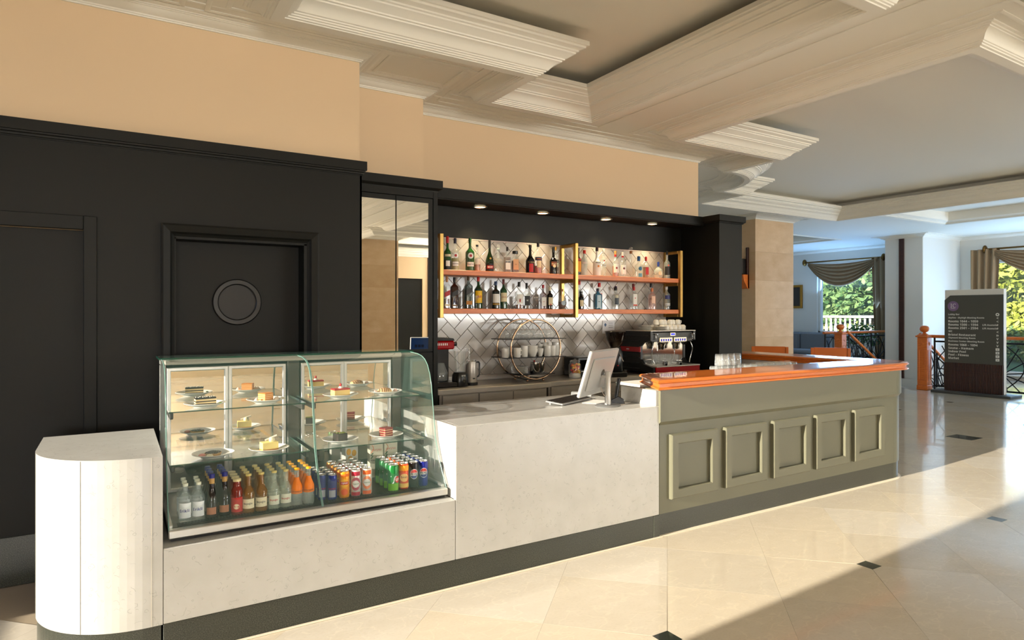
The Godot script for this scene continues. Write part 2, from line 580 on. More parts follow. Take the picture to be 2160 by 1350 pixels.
func walls() -> void:
	var peach: Material = M.peach_paint
	var wb := struct("wall_back")
	var y0 := -0.02
	# the plastered wall steps back twice behind the bar
	for r in [[-3.8, -1.05, y0, YP], [-0.166, 0.313, y0, YP], [1.121, 1.513, y0, YP], [-1.05, -0.166, 2.05, YP], [0.313, 1.121, 2.038, YP]]:
		part(wb, "wall_section", bx(r[0], r[2], -4.95, r[1], r[3], -4.6), peach)
	part(wb, "wall_section", bx(1.2, y0, -5.6, 2.235, YP, -5.1), peach)
	part(wb, "wall_section", bx(1.2, y0, -5.8, 6.02, YP, -5.5), peach)
	part(wb, "wall_section", bx(-3.8, y0, -5.1, 1.3, YP, -4.95), peach)
	var wn := struct("wall_side")
	part(wn, "wall_section", bx(5.72, y0, -14.2, 6.02, YP, -5.8), M.white_paint)
	var wf := struct("wall_far")
	part(wf, "wall_section", bx(5.7, y0, -14.3, 18.5, YP, -14.0), M.white_paint)
	# window wall, far to the side
	var wr := struct("wall_right")
	var prev := -14.0
	for w in WINS:
		part(wr, "wall_section", bx(18.1, y0, prev, 18.4, YP, w[0]), M.white_paint)
		part(wr, "wall_section", bx(18.1, y0, w[0], 18.4, w[2], w[1]), M.white_paint)
		part(wr, "wall_section", bx(18.1, w[3], w[0], 18.4, YP, w[1]), M.white_paint)
		prev = w[1]
	part(wr, "wall_section", bx(18.1, y0, prev, 18.4, YP, 9.8), M.white_paint)
	# pier between the windows with its strip of dark wood
	part(wr, "pier", bx(16.3, y0 - 1.5, -8.85, 18.1, YG, -7.96, 0.01), M.white_paint)
	part(wr, "wood_strip", bx(16.27, 0.0, -8.5, 16.3, YC, -8.38, 0.004), M.walnut)
	# entrance side: the opening that lets the low sun in
	var wl := struct("wall_left")
	part(wl, "wall_section", bx(-3.8, y0, -5.0, -3.5, YP, -4.0), peach)
	part(wl, "wall_section", bx(-3.8, y0, -4.0, -3.5, 0.826, -1.89), peach)
	part(wl, "wall_section", bx(-3.8, 3.42, -4.0, -3.5, YP, -1.89), peach)
	part(wl, "wall_section", bx(-3.8, y0, -1.89, -3.5, YP, 9.8), peach)
	var we := struct("window_1")
	part(we, "pane", bx(-3.66, 0.826, -4.0, -3.655, 3.42, -1.89), M.window_glass)
	# front of the lobby, behind the camera
	var wt := struct("wall_front")
	for r in [[-3.8, -2.8, y0, YP], [0.8, 7.55, y0, YP], [8.45, 9.0, y0, YP], [16.2, 18.5, y0, YP], [-2.8, 0.8, y0, 0.5], [-2.8, 0.8, 3.3, YP], [9.0, 16.2, y0, 0.5], [9.0, 16.2, 3.3, YP], [7.55, 8.45, 2.7, YP]]:
		part(wt, "wall_section", bx(r[0], r[2], 9.5, r[1], r[3], 9.8), peach)
	for r in [[-2.8, 0.8], [9.0, 16.2]]:
		for k in 5:
			var x: float = lerpf(r[0], r[1], k / 4.0)
			part(wt, "mullion", bx(x - 0.04, 0.5, 9.6, x + 0.04, 3.3, 9.68), M.white_paint)
	var d3 := struct("door_3")
	part(d3, "leaf", bx(7.55, 0, 9.55, 8.45, 2.7, 9.6, 0.004), M.dark_paint)
	part(d3, "frame_strip", bx(8.62, 0, 9.46, 8.74, YC, 9.5, 0.004), M.walnut)
	# tall stone pillars: one far behind the bar, one across the lobby that the cabinet mirror shows
	pillar("stone_pillar", "pale limestone pillar of stacked blocks beside the lounge windows", V(10.49, 0, -9.2), 1.17, 1.05)
	pillar("stone_pillar", "broad limestone pillar across the lobby, seen in the cabinet mirror", V(5.0, 0, 5.4), 1.0, 1.0)


func pillar(called: String, label: String, at: Vector3, w: float, d: float) -> void:
	var p := thing(called, label, "pillar", at)
	var y := 0.0
	var k := 0
	while y < YC - 0.01:
		var h := minf(0.552, YC - y)
		part(p, "block", bx(0, y, 0, w, y + h, d, 0.0025), M.limestone if k % 3 != 1 else M.limestone_b)
		y += h
		k += 1
	part(p, "capital", Geo.new().sweep(P2([0, 0, 0, d, w, d, w, 0]), true, cornice_profile()).done(), M.ceiling_paint)


func cornice_profile() -> Array:
	return V2([0.0, YC, 0.012, YC, 0.012, 3.394, 0.02, 3.397, 0.022, 3.404, 0.04, 3.409, 0.056, 3.417, 0.068, 3.428, 0.072, 3.434, 0.08, 3.435, 0.081, 3.441, 0.09, 3.442, 0.091, 3.448, 0.112, 3.449, 0.118, 3.453, 0.126, 3.454, 0.126, 3.4625, 0.2, 3.4625, 0.2, 3.458, 0.212, 3.455, 0.224, 3.458, 0.224, YG + 0.003])


func frame_profile() -> Array:
	return V2([-0.41, YG + 0.003, -0.41, 3.455, -0.395, 3.451, -0.38, 3.455, -0.38, 3.459, -0.30, 3.459, -0.30, 3.454, -0.285, 3.451, -0.27, 3.454, -0.27, 3.459,
		-0.215, 3.459, -0.213, 3.452, -0.195, 3.450, -0.192, 3.443, -0.18, 3.442, -0.178, 3.436, -0.168, 3.434, -0.15, 3.426, -0.135, 3.412, -0.126, 3.395, -0.12, 3.38, -0.112, 3.378, -0.11, 3.37, -0.1, 3.368, -0.098, 3.36, -0.082, 3.358, -0.08, YB,
		-0.008, YB, -0.006, 3.356, 0.008, 3.358, 0.010, 3.366, 0.022, 3.368, 0.024, 3.376, 0.036, 3.378, 0.038, 3.386, 0.05, 3.389, 0.062, 3.404, 0.078, 3.422, 0.1, 3.436, 0.122, 3.443, 0.124, 3.452, 0.138, 3.454, 0.14, 3.464, 0.15, 3.468, 0.175, 3.484, 0.196, 3.494, 0.198, 3.504, 0.212, 3.508, 0.214, 3.518, 0.23, 3.524, 0.25, 3.53, 0.252, 3.544, 0.27, 3.546, 0.27, 3.578, 0.25, 3.58, -0.03, 3.58, -0.03, YP])


func small_frame_profile() -> Array:
	return V2([-0.09, YG + 0.003, -0.09, 3.452, -0.075, 3.448, -0.06, 3.452, -0.05, 3.458, -0.02, 3.458, 0.0, 3.452, 0.0, 3.47, 0.02, 3.474, 0.03, 3.485, 0.05, 3.488, 0.07, 3.505, 0.09, 3.51, 0.1, 3.54, 0.1, YP])


func ceiling() -> void:
	var c := struct("ceiling")
	var paint: Material = M.ceiling_paint
	part(c, "coffer_panel", bx(-3.8, YP, -14.3, 18.5, YP + 0.25, 9.8), paint)
	var arc := P2([5.035, -4.77, 6.64, -4.77, 6.64, -5.5])
	for k in 13:
		var a := PI / 2.0 * k / 12.0
		arc.append(Vector2(6.66 + 0.95 * sin(a), -6.45 + 0.95 * cos(a)))
	arc.append_array(P2([8.13, -6.45, 8.13, -7.35, 11.85, -7.35, 11.85, -2.14, 5.035, -2.14]))
	var frames := [
		[P2([2.73, -4.77, 3.80, -4.77, 3.80, -2.18, 0.88, -2.18, 0.88, -4.06, 2.73, -4.06]), 0],
		[arc, 0],
		[P2([-2.9, -4.06, -0.05, -4.06, -0.05, -2.18, -2.9, -2.18]), 0],
		[P2([-2.9, -1.35, 3.80, -1.35, 3.80, 3.4, -2.9, 3.4]), 0],
		[P2([5.035, -1.31, 11.85, -1.31, 11.85, 3.4, 5.035, 3.4]), 0],
		[P2([-2.9, 4.3, 3.8, 4.3, 3.8, 8.8, -2.9, 8.8]), 0],
		[P2([5.035, 4.3, 11.85, 4.3, 11.85, 8.8, 5.035, 8.8]), 0],
		[P2([12.6, -6.85, 14.95, -6.85, 14.95, -1.2, 12.6, -1.2]), 1],
		[P2([11.9, -13.2, 15.7, -13.2, 15.7, -9.75, 11.9, -9.75]), 1],
	]
	var prof := [frame_profile(), small_frame_profile()]
	for f in frames:
		part(c, "coffer_frame", Geo.new().sweep(f[0], true, prof[f[1]]).done(), paint)
	# the general ceiling between the frames, cut round each coffer
	var cells := [
		[-3.8, -14.3, 0.42, -1.75], [0.42, -14.3, 2.2, -1.75], [2.2, -14.3, 4.42, -1.75], [4.42, -14.3, 7.0, -1.75], [7.0, -14.3, 12.2, -8.6], [7.0, -8.6, 10.0, -1.75], [10.0, -8.6, 12.25, -1.75],
		[12.2, -14.3, 13.8, -8.6], [13.8, -14.3, 18.5, -8.6], [12.25, -8.6, 13.8, -0.8], [13.8, -8.6, 18.5, -0.8],
		[-3.8, -1.75, 0.5, 3.85], [0.5, -1.75, 4.42, 3.85], [4.42, -1.75, 8.4, 3.85], [8.4, -1.75, 12.25, 3.85], [12.25, -0.8, 18.5, 3.85],
		[-3.8, 3.85, 0.5, 9.8], [0.5, 3.85, 4.42, 9.8], [4.42, 3.85, 8.4, 9.8], [8.4, 3.85, 12.25, 9.8], [12.25, 3.85, 18.5, 9.8]]
	for r in cells:
		var left := [P2([r[0], r[1], r[2], r[1], r[2], r[3], r[0], r[3]])]
		for f in frames:
			var nxt := []
			for q in left:
				for p in Geometry2D.clip_polygons(q, f[0]):
					if not Geometry2D.is_polygon_clockwise(p): nxt.append(p)
			left = nxt
		var g := Geo.new()
		for q in left:
			g.flat(q, YG, false)
			g.flat(q, YG + 0.02, true)
		part(c, "ceiling_field", g.done(), paint)
	# cornice along the walls
	part(c, "cornice", Geo.new().sweep(P2([-3.5, 9.5, -3.5, -4.6, 1.513, -4.6, 1.513, -5.1, 2.235, -5.1, 2.235, -5.5, 6.02, -5.5, 6.02, -14.0, 18.1, -14.0, 18.1, -8.85, 16.3, -8.85, 16.3, -7.96, 18.1, -7.96, 18.1, 9.5]), true, cornice_profile()).done(), paint)
	# framed panel on the ceiling by the stepped wall
	part(c, "panel_frame", Geo.new().sweep(P2([1.66, -4.92, 2.4, -4.92, 2.4, -4.5, 1.66, -4.5]), true, V2([-0.03, YG + 0.003, -0.03, 3.455, 0.0, 3.45, 0.012, 3.455, 0.02, 3.46, 0.04, 3.46, 0.04, YG + 0.003])).done(), paint)


const TS := 0.60635                 # tile side
const TD := 0.8575                  # tile diagonal


func floor_tiles() -> void:
	var f := struct("floor")
	var stair := P2([14.42, -8.9, 18.1, -8.9, 18.1, -6.98, 14.42, -6.98])
	# slab under the tiles, with the stair well left open
	for r in [[-3.8, -14.3, 14.42, 9.8], [14.42, -14.3, 18.5, -8.9], [14.42, -6.98, 18.5, 9.8]]:
		part(f, "slab", bx(r[0], -0.2, r[1], r[2], -0.0035, r[3]), M.grout)
	# one tile for each corner that an inset may clip, the clip being 0 (none), 0.05 or 0.15 from the corner
	var shapes := {}
	var h := TD / 2.0 - 0.0006
	for clip in [0.0, 0.05, 0.15]:
		for side in 4:
			var poly := PackedVector2Array()
			for k in 4:
				var a := PI / 2.0 * k
				var v := Vector2(cos(a), sin(a)) * h
				if k == side and clip > 0.0:
					var d: float = clip
					var tan := Vector2(-v.y, v.x).normalized()
					var b: Vector2 = v.normalized() * (TD / 2.0 - d - 0.001)
					poly.append(b - tan * (d - 0.0008)); poly.append(b + tan * (d - 0.0008))
				else:
					poly.append(v)
			shapes[[clip, side]] = Geo.new().prism(poly, -0.012, 0.0, Transform3D(Basis(V(1, 0, 0), V(0, 0, 1), V(0, 1, 0)), Vector3.ZERO)).done()
			if clip == 0.0: break
	var origin := Vector2(2.2525, -2.25)
	var inset := func(p: Vector2) -> float:
		var q := (p - origin) / (2.0 * TD)
		if (q - q.round()).length() > 0.01: return 0.0
		return 0.15 if q.round() == Vector2(4, -1) else 0.05
	var list := []
	for i in range(-40, 60):
		for j in range(-40, 40):
			if posmod(i + j, 2) == 0: continue
			var p := origin + Vector2(i, j) * TD / 2.0
			if p.x < -3.5 or p.x > 18.1 or p.y < -13.9 or p.y > 9.4: continue
			if p.y < -5.3 and p.x < 6.3 or p.y < -4.3 and p.x < 1.5: continue
			if Rect2(14.0, -9.3, 4.5, 2.7).has_point(p): continue
			var rel := Vector2(p.x * 0.8526 + p.y * 0.5225, p.x * 0.5225 - p.y * 0.8526)   # to the side, ahead of the camera
			var seen := rel.y > 0.9 and absf(rel.x) < rel.y * 0.86 + 0.5 and not (p.y < -3.4 and p.x > 0.2 and p.x < 6.5) and not (p.y < -5.0 and p.x < 10.0)
			list.append([rel.length() if seen else 1000.0 + rel.length(), p, i, j])
	list.sort_custom(func(a, b): return a[0] < b[0])
	var n := 0
	rng.seed = 3
	var rest := []
	for k in 3: rest.append(SurfaceTool.new())
	for e in list:
		var p: Vector2 = e[1]
		var key := [0.0, 0]
		for side in 4:
			var a := PI / 2.0 * side
			var c: float = inset.call(p + Vector2(cos(a), sin(a)) * TD / 2.0)
			if c > 0.0: key = [c, side]
		var m := rng.randi_range(0, 2)
		if n < 280 and e[0] < 1000.0:
			part(f, "tile", shapes[key], M["marble_%d" % m], V(p.x, 0, p.y))
			n += 1
		else:
			rest[m].append_from(shapes[key], 0, Transform3D(Basis(), V(p.x, 0, p.y)))
	for k in 3:
		var o := part(f, "tile_field", rest[k].commit(), M["marble_%d" % k])
		o.set_meta("kind", "stuff")
	# dark green marble insets
	for i in range(-3, 10):
		for j in range(-3, 4):
			var p := origin + Vector2(i, j) * 2.0 * TD
			if p.x > 17.5 or p.x < -3.3 or p.y < -6.0 and p.x > 13.5 or p.y < -3.0 and p.x < 6.7: continue
			var s := 0.15 if i == 4 and j == -1 else 0.05
			part(f, "inset", bx(p.x - s, -0.012, p.y - s, p.x + s, 0.0, p.y + s), M.verde)
	# stairs going down beyond the newel posts
	var st := struct("stairs")
	for k in 8:
		part(st, "step", bx(14.42 + k * 0.3, -0.16 * (k + 1) - 0.1, -8.9, 14.42 + (k + 1) * 0.3, -0.16 * (k + 1), -6.98, 0.004), M.marble_1)
	part(st, "well_wall", bx(14.4, -1.6, -9.1, 18.1, -0.01, -8.9), M.white_paint)
	part(st, "well_wall", bx(14.4, -1.6, -6.98, 18.1, -0.01, -6.8), M.white_paint)
	part(st, "landing", bx(16.8, -1.5, -8.9, 18.3, -1.38, -6.98), M.marble_0)


func dark_panelling() -> void:
	var m: Material = M.dark_paint
	var t := struct("trim_1")
	for r in [[-3.5, -1.12, 0.3, 2.57], [-0.1, 0.24, 0.3, 2.57], [1.207, 1.527, 0.3, 2.57], [-1.12, -0.1, 2.13, 2.57], [0.24, 1.207, 2.12, 2.57]]:
		part(t, "panel", bx(r[0], r[2], -4.6, r[1], r[3], -4.59), m)
	part(t, "end_panel", bx(1.513, 0.3, -4.95, 1.527, 2.57, -4.59), m)
	part(t, "cap_moulding", Geo.new().sweep(P2([-3.5, -4.6, 1.513, -4.6, 1.513, -5.0]), false, V2([0.0, 2.56, 0.016, 2.56, 0.016, 2.567, 0.024, 2.569, 0.026, 2.58, 0.034, 2.585, 0.036, 2.594, 0.044, 2.596, 0.044, 2.66, 0.0, 2.66])).done(), m)
	for r in [[-3.5, -1.12], [-0.1, 0.24], [1.207, 1.53]]:
		part(t, "base", bx(r[0], 0.0, -4.6, r[1], 0.09, -4.57, 0.002), M.plinth)
		part(t, "base", bx(r[0], 0.091, -4.6, r[1], 0.30, -4.575, 0.002), M.plinth)
	var d1 := struct("door_1")
	part(d1, "leaf", bx(-1.05, 0.0, -4.68, -0.166, 2.05, -4.635, 0.002), m)
	part(d1, "kick_panel", bx(-1.05, 0.0, -4.635, -0.166, 0.28, -4.628, 0.002), M.plinth)
	for r in [[-1.125, 0, -1.05, 2.132], [-0.166, 0, -0.098, 2.132], [-1.05, 2.05, -0.166, 2.132]]:
		part(d1, "architrave", bx(r[0], r[1], -4.66, r[2], r[3], -4.568, 0.003), m)
	var d2 := struct("door_2")
	for r in [[0.300, 0.0, 0.321, 2.038], [1.113, 0.0, 1.134, 2.038], [0.300, 2.028, 1.134, 2.052]]:
		part(d2, "jamb_lining", bx(r[0], r[1], -4.96, r[2], r[3], -4.585), m)
	var leaf := part(d2, "leaf", bx(0.313, 0.0, -4.79, 1.121, 2.038, -4.745, 0.002), m)
	var c := V(0.704, 1.633, -4.745)
	var rx := Transform3D(Basis(V(1, 0, 0), PI / 2.0), c)
	part(leaf, "porthole_ring", Geo.new().lathe(V2([0.118, -0.01, 0.118, 0.012, 0.125, 0.018, 0.15, 0.018, 0.157, 0.012, 0.157, -0.01]), 40, 0, 0, TAU, rx).done(), col(Color(0.075, 0.075, 0.07), 0.35))
	part(leaf, "porthole_glass", Geo.new().lathe(V2([0.0, 0.003, 0.118, 0.003]), 40, 0, 0, TAU, rx).done(), col(Color(0.085, 0.075, 0.065), 0.5))
	var arch := V2([0.0, -4.60, 0.0, -4.55, 0.012, -4.545, 0.05, -4.56, 0.062, -4.575, 0.076, -4.585, 0.076, -4.76])
	# mitred architrave: swept as three straight lengths
	for k in 3:
		var a: Vector2 = [Vector2(0.237, 0), Vector2(0.237, 2.12), Vector2(1.209, 2.12)][k]
		var b: Vector2 = [Vector2(0.237, 2.12), Vector2(1.209, 2.12), Vector2(1.209, 0)][k]
		var g := Geo.new()
		var inn: Vector2 = [Vector2(1, 0), Vector2(0, -1), Vector2(-1, 0)][k]
		for i in arch.size() - 1:
			var q := []
			for e in [[a, i], [b, i], [b, i + 1], [a, i + 1]]:
				var o: float = arch[e[1]].x
				var v: Vector2 = e[0] + inn * o
				if e[0].y > 1.0 and k != 1: v.y -= o
				if k == 1: v.x += o if e[0].x < 0.7 else -o
				q.append(V(v.x, v.y, arch[e[1]].y))
			g.qn(q[0], q[1], q[2], q[3], V(inn.x * 0.3, inn.y * 0.3, 1))
		part(d2, "architrave", g.done(), m)


func niche() -> void:
	var m: Material = M.dark_paint
	var w := struct("wall_niche")
	part(w, "fascia", bx(2.24, 2.565, -5.5, 5.76, 2.66, -5.13, 0.003), m)
	part(w, "fascia_bead", bx(2.28, 2.557, -5.16, 5.73, 2.567, -5.14, 0.002), m)
	part(w, "upper_panel", bx(2.28, 2.27, -5.5, 5.73, 2.565, -5.49), m)
	part(w, "end_panel", bx(5.47, 0.0, -5.5, 5.73, 2.27, -5.49), m)
	part(w, "side_column", bx(5.72, 0.0, -5.5, 6.10, 2.575, -4.92, 0.003), m)
	part(w, "column_cap", Geo.new().sweep(P2([5.72, -5.5, 5.72, -4.92, 6.10, -4.92, 6.10, -5.5]), false, V2([0.0, 2.575, 0.01, 2.575, 0.01, 2.582, 0.028, 2.594, 0.03, 2.596, 0.03, 2.66, -0.185, 2.66])).done(), m)
	part(w, "backing", bx(2.28, 0.85, -5.5, 5.47, 2.27, -5.494), M.wall_grout)
	part(w, "tile_edge", bx(2.28, 2.262, -5.497, 5.475, 2.272, -5.484, 0.001), col(Color(0.74, 0.66, 0.62), 0.3))
	# grey herringbone tiles, laid at forty-five degrees and cut at the edges
	var area_ := P2([2.29, 0.93, 5.468, 0.93, 5.468, 2.262, 2.29, 2.262])
	var tw := 0.098
	var gap := 0.0026
	rng.seed = 21
	var r2 := sqrt(0.5)
	for i in range(-40, 60):
		for j in range(-40, 60):
			# herringbone on a unit grid turned by 45 degrees: pairs stepping along the diagonal
			for k in 2:
				var u0 := Vector2(i + 4.0 * j, 0) + Vector2(0, i)
				var cells := Rect2(u0, Vector2(2, 1)) if k == 0 else Rect2(u0 + Vector2(2, -1), Vector2(1, 2))
				var q := PackedVector2Array()
				for cc in [[0, 0], [1, 0], [1, 1], [0, 1]]:
					var p := cells.position + Vector2(cells.size.x * cc[0], cells.size.y * cc[1])
					p *= tw
					p += Vector2((0.5 - cc[0]) * gap, (0.5 - cc[1]) * gap)
					q.append(Vector2((p.x - p.y) * r2 + 3.90, (p.x + p.y) * r2 + 1.62))
				var bb := Rect2(q[0], Vector2.ZERO).expand(q[1]).expand(q[2]).expand(q[3])
				if not bb.intersects(Rect2(2.29, 0.93, 3.178, 1.332)): continue
				for piece in Geometry2D.intersect_polygons(q, area_):
					var ctr := Vector2.ZERO
					for v in piece: ctr += v / piece.size()
					var loc := PackedVector2Array()
					for v in piece: loc.append(v - ctr)
					var tm := Geo.new().prism(loc, 0.0, 0.008, Transform3D(), 0.0022).done()
					part(w, "tile", tm, M["wall_tile_%d" % rng.randi_range(0, 2)], V(ctr.x, ctr.y, -5.494))
	# downlights in the soffit
	for x in [2.914, 3.625, 4.436, 5.104]:
		var l := thing("downlight", "round recessed downlight glowing in the dark soffit above the bottles", "light", V(x, 2.557, -5.33), 0, "downlights over the bottle shelves")
		part(l, "trim_ring", Geo.new().lathe(V2([0.052, 0.0, 0.056, -0.004, 0.066, -0.004, 0.07, 0.0]), 28).done(), M.chrome)
		part(l, "lamp_lens", Geo.new().lathe(V2([0.052, 0.0, 0.0, 0.0]), 28).done(), mat("lamp_lens", Color(1, 0.97, 0.86), 0.4, 0, {"emit": Color(1.0, 0.93, 0.74), "power": 3.0}))
		var sp := SpotLight3D.new()
		sp.name = "downlight_beam"
		sp.light_color = Color(1.0, 0.90, 0.70)
		sp.light_energy = 1.0
		sp.light_size = 0.05
		sp.spot_angle = 50.0
		sp.spot_range = 30.0
		sp.spot_attenuation = 2.0
		sp.shadow_enabled = true
		sp.position = V(0, -0.012, 0)
		sp.rotation.x = -PI / 2.0
		l.add_child(sp)


func mirror_cabinet() -> void:
	var m: Material = M.dark_paint
	var t := thing("mirror_cabinet", "tall dark cabinet with two mirrored doors beside the bottle shelves", "cabinet", V(1.53, 0, -5.1))
	part(t, "body", bx(0, 0, 0, 0.756, 2.575, 0.165, 0.002), m)
	part(t, "cap_moulding", Geo.new().sweep(P2([0.0, 0.18, 0.756, 0.18, 0.756, -0.04]), false, V2([-0.03, 2.565, 0.006, 2.565, 0.008, 2.575, 0.02, 2.584, 0.03, 2.590, 0.034, 2.594, 0.034, 2.66, -0.2, 2.66])).done(), m)
	for r in [[0.0, 0.0, 0.068, 2.575], [0.715, 0.0, 0.756, 2.575], [0.068, 2.512, 0.715, 2.575]]:
		part(t, "frame", bx(r[0], r[1], 0.165, r[2], r[3], 0.186, 0.002), m)
	for k in 2:
		var x0: float = [0.071, 0.389][k]
		var x1: float = [0.385, 0.711][k]
		var d := part(t, "door", bx(x0, 1.242, 0.165, x1, 2.507, 0.184, 0.0015), m)
		part(d, "mirror", bx([0.03, 0.391][k], 1.264, 0.18, [0.383, 0.67][k], 2.468, 0.1865, 0.001), M.mirror)
		part(t, "lower_door", bx(x0, 0.1, 0.165, x1, 1.236, 0.184, 0.0015), m)


func arc_pts(c: Vector2, r: float, a0: float, a1: float, n: int) -> PackedVector2Array:
	var p := PackedVector2Array()
	for k in n + 1:
		var a := lerpf(a0, a1, float(k) / n)
		p.append(c + Vector2(sin(a), cos(a)) * r)
	return p


func counters() -> void:
	var q: Material = M.quartz
	# rounded end block
	var e := thing("stone_end_block", "rounded white quartz end block with a dark plinth at the case's open end", "counter", V(0.178, 0, -3.295))
	var out := P2([0, -0.83, 0, 0, -0.05, 0])
	out.append_array(arc_pts(Vector2(-0.05, -0.45), 0.45, 0.0, -PI / 2.0, 24))
	out.append_array(P2([-0.5, -0.83]))
	var down := Transform3D(Basis(V(1, 0, 0), V(0, 0, 1), V(0, 1, 0)), Vector3.ZERO)
	part(e, "drum", Geo.new().prism(out, 0.155, 0.912, down, 0.003).done(), q)
	var inn: PackedVector2Array = Geometry2D.offset_polygon(out, -0.006)[0]
	part(e, "plinth", Geo.new().prism(inn, 0.0, 0.155, down).done(), M.plinth)
	# panel joints: fine proud seams of filler
	for a in [0.62, 1.42]:
		var d := Vector2(-sin(a), cos(a)) * 0.4502 + Vector2(-0.05, -0.45)
		part(e, "seam", bx(d.x - 0.0009, 0.156, d.y - 0.0009, d.x + 0.0009, 0.909, d.y + 0.0009), col(Color(0.50, 0.48, 0.44), 0.7))
	part(e, "seam", bx(-0.045, 0.156, -0.0006, -0.0435, 0.909, 0.0004), col(Color(0.92, 0.89, 0.82), 0.6))
	# stone counter: low front under the glass case, tall till part with its own end panel
	var c := thing("stone_counter", "speckled white quartz counter stepping up from the glass case to the till", "counter", V(0.18, 0, -3.295))
	part(c, "low_front_panel", bx(0, 0.155, -0.03, 1.462, 0.495, 0.0, 0.003), q)
	part(c, "low_top", bx(0, 0.465, -0.85, 1.463, 0.4945, -0.028, 0.002), q)
	part(c, "tall_front_panel", bx(1.464, 0.155, -0.03, 3.04, 0.912, 0.0, 0.003), q)
	part(c, "end_panel", bx(1.463, 0.4955, -0.847, 1.4925, 0.912, -0.0305, 0.002), q)
	part(c, "till_top", bx(1.493, 0.883, -0.847, 3.04, 0.9115, -0.0305, 0.002), q)
	part(c, "plinth", bx(0, 0, -0.2, 3.04, 0.154, -0.004, 0.002), M.plinth)
	part(c, "plinth_cap", bx(2.99, 0, -0.1, 3.043, 0.154, 0.002, 0.002), M.plinth)
	part(c, "floor_bead", bx(-0.1, 0.0, -0.002, 3.06, 0.006, 0.018, 0.003), mat("bead", Color(0.90, 0.85, 0.76), 0.4))
	part(c, "back_panel", bx(0, 0.0, -0.85, 3.04, 0.46, -0.83), M.dark_paint)
	bar()
	pastry_case()
	till()


func bar() -> void:
	var b := thing("bar_counter", "olive green bar with raised panel frames and a glossy cherry wood top", "bar counter", V(0, 0, 0))
	var body := P2([3.226, -3.302, 6.24, -3.302])
	body.append_array(arc_pts(Vector2(6.24, -3.632), 0.33, 0.0, PI / 2.0, 12))
	body.append(Vector2(6.57, -5.45))
	part(b, "front", Geo.new().sweep(body, false, V2([-0.15, 0.155, 0.0, 0.155, 0.0, 0.775, 0.022, 0.802, 0.022, 1.025, -0.15, 1.025, -0.15, 0.155])).done(), M.bar_green)
	var end := Geo.new()
	end.prism(P2([0.15, 0.155, 0.0, 0.155, 0.0, 0.782, -0.024, 0.802, -0.024, 1.025, 0.15, 1.025]), 0.0, 0.012, Transform3D(Basis(V(0, 0, -1), V(0, 1, 0), V(1, 0, 0)), V(3.216, 0, -3.302)))
	part(b, "end_cap", end.done(), M.bar_green)
	part(b, "plinth", Geo.new().sweep(body, false, V2([-0.15, 0.0, -0.008, 0.0, -0.008, 0.155, -0.15, 0.155])).done(), M.plinth)
	part(b, "floor_bead", Geo.new().sweep(body, false, V2([-0.01, 0.0, 0.016, 0.0, 0.016, 0.004, -0.008, 0.007])).done(), M.bead)
	for k in 5:
		var x := 3.318 + 0.5575 * k
		var o := part(b, "panel_frame", frame_mesh(0.475, 0.455, 0.07, 0.034, 0.007), M.bar_green, V(x, 0.25, -3.302))
		o.rotation.y = 0.0
	# white end block under the top
	part(b, "end_block", bx(3.19, 0.912, -3.66, 3.228, 1.02, -3.298, 0.002), M.quartz)
	# cherry top: moulded edge round an L
	var top := P2([3.19, -3.262, 6.31, -3.262])
	top.append_array(arc_pts(Vector2(6.31, -3.61), 0.348, 0.0, PI / 2.0, 14))
	top.append_array(P2([6.658, -5.45, 6.28, -5.45, 6.28, -3.70, 3.43, -3.70]))
	var clean := PackedVector2Array()
	for p in top:
		if clean.is_empty() or clean[clean.size() - 1].distance_to(p) > 0.001: clean.append(p)
	var g := Geo.new()
	g.sweep(clean, true, V2([-0.06, 1.0945, -0.012, 1.0945, 0.0, 1.093, 0.01, 1.088, 0.015, 1.08, 0.013, 1.073, 0.004, 1.068, -0.004, 1.066, -0.004, 1.044, 0.003, 1.041, 0.012, 1.036, 0.014, 1.03, 0.008, 1.025, -0.01, 1.025, -0.06, 1.025]))
	var inner: PackedVector2Array = Geometry2D.offset_polygon(clean, -0.05, Geometry2D.JOIN_MITER)[0]
	g.flat(inner, 1.0945, true)
	g.flat(inner, 1.026, false)
	part(b, "worktop", g.done(), M.cherry)
	# service side: white lining and a lower shelf for glasses
	part(b, "service_shelf", bx(3.45, 0.985, -4.02, 6.3, 1.005, -3.74, 0.003), M.white_paint)
	part(b, "lining", bx(6.30, 0.3, -5.4, 6.42, 1.02, -3.7), M.white_paint)
	# upturned tumblers on the service shelf
	var proto: Node3D = null
	var n := 0
	var lab := "clear upturned tumbler in rows behind the bar top"
	var tg := "tumblers behind the bar top"
	for r in 2:
		for k in 9:
			proto = tumbler(proto, V(4.78 + 0.03 * r + k * 0.082, 1.005, -3.80 - 0.085 * r), lab, tg)
	for k in 4:
		for j in 2:
			proto = tumbler(proto, V(4.46 + k * 0.078, 1.005 + 0.101 * j, -3.84), lab, tg)
	proto = tumbler(proto, V(4.38, 1.005, -3.83), lab, tg)


func tumbler(proto: Node3D, at: Vector3, label: String, group: String) -> Node3D:
	if proto:
		copy_of(proto, at)
		return proto
	var t := thing("tumbler", label, "glass", at, 0, group)
	part(t, "bowl", Geo.new().lathe(V2([0.036, 0.0, 0.037, 0.004, 0.035, 0.05, 0.031, 0.094, 0.027, 0.1, 0.0, 0.1]), 14).lathe(V2([0.0, 0.088, 0.027, 0.088, 0.033, 0.05, 0.0345, 0.002, 0.036, 0.0]), 14).done(), M.tumbler)
	return t


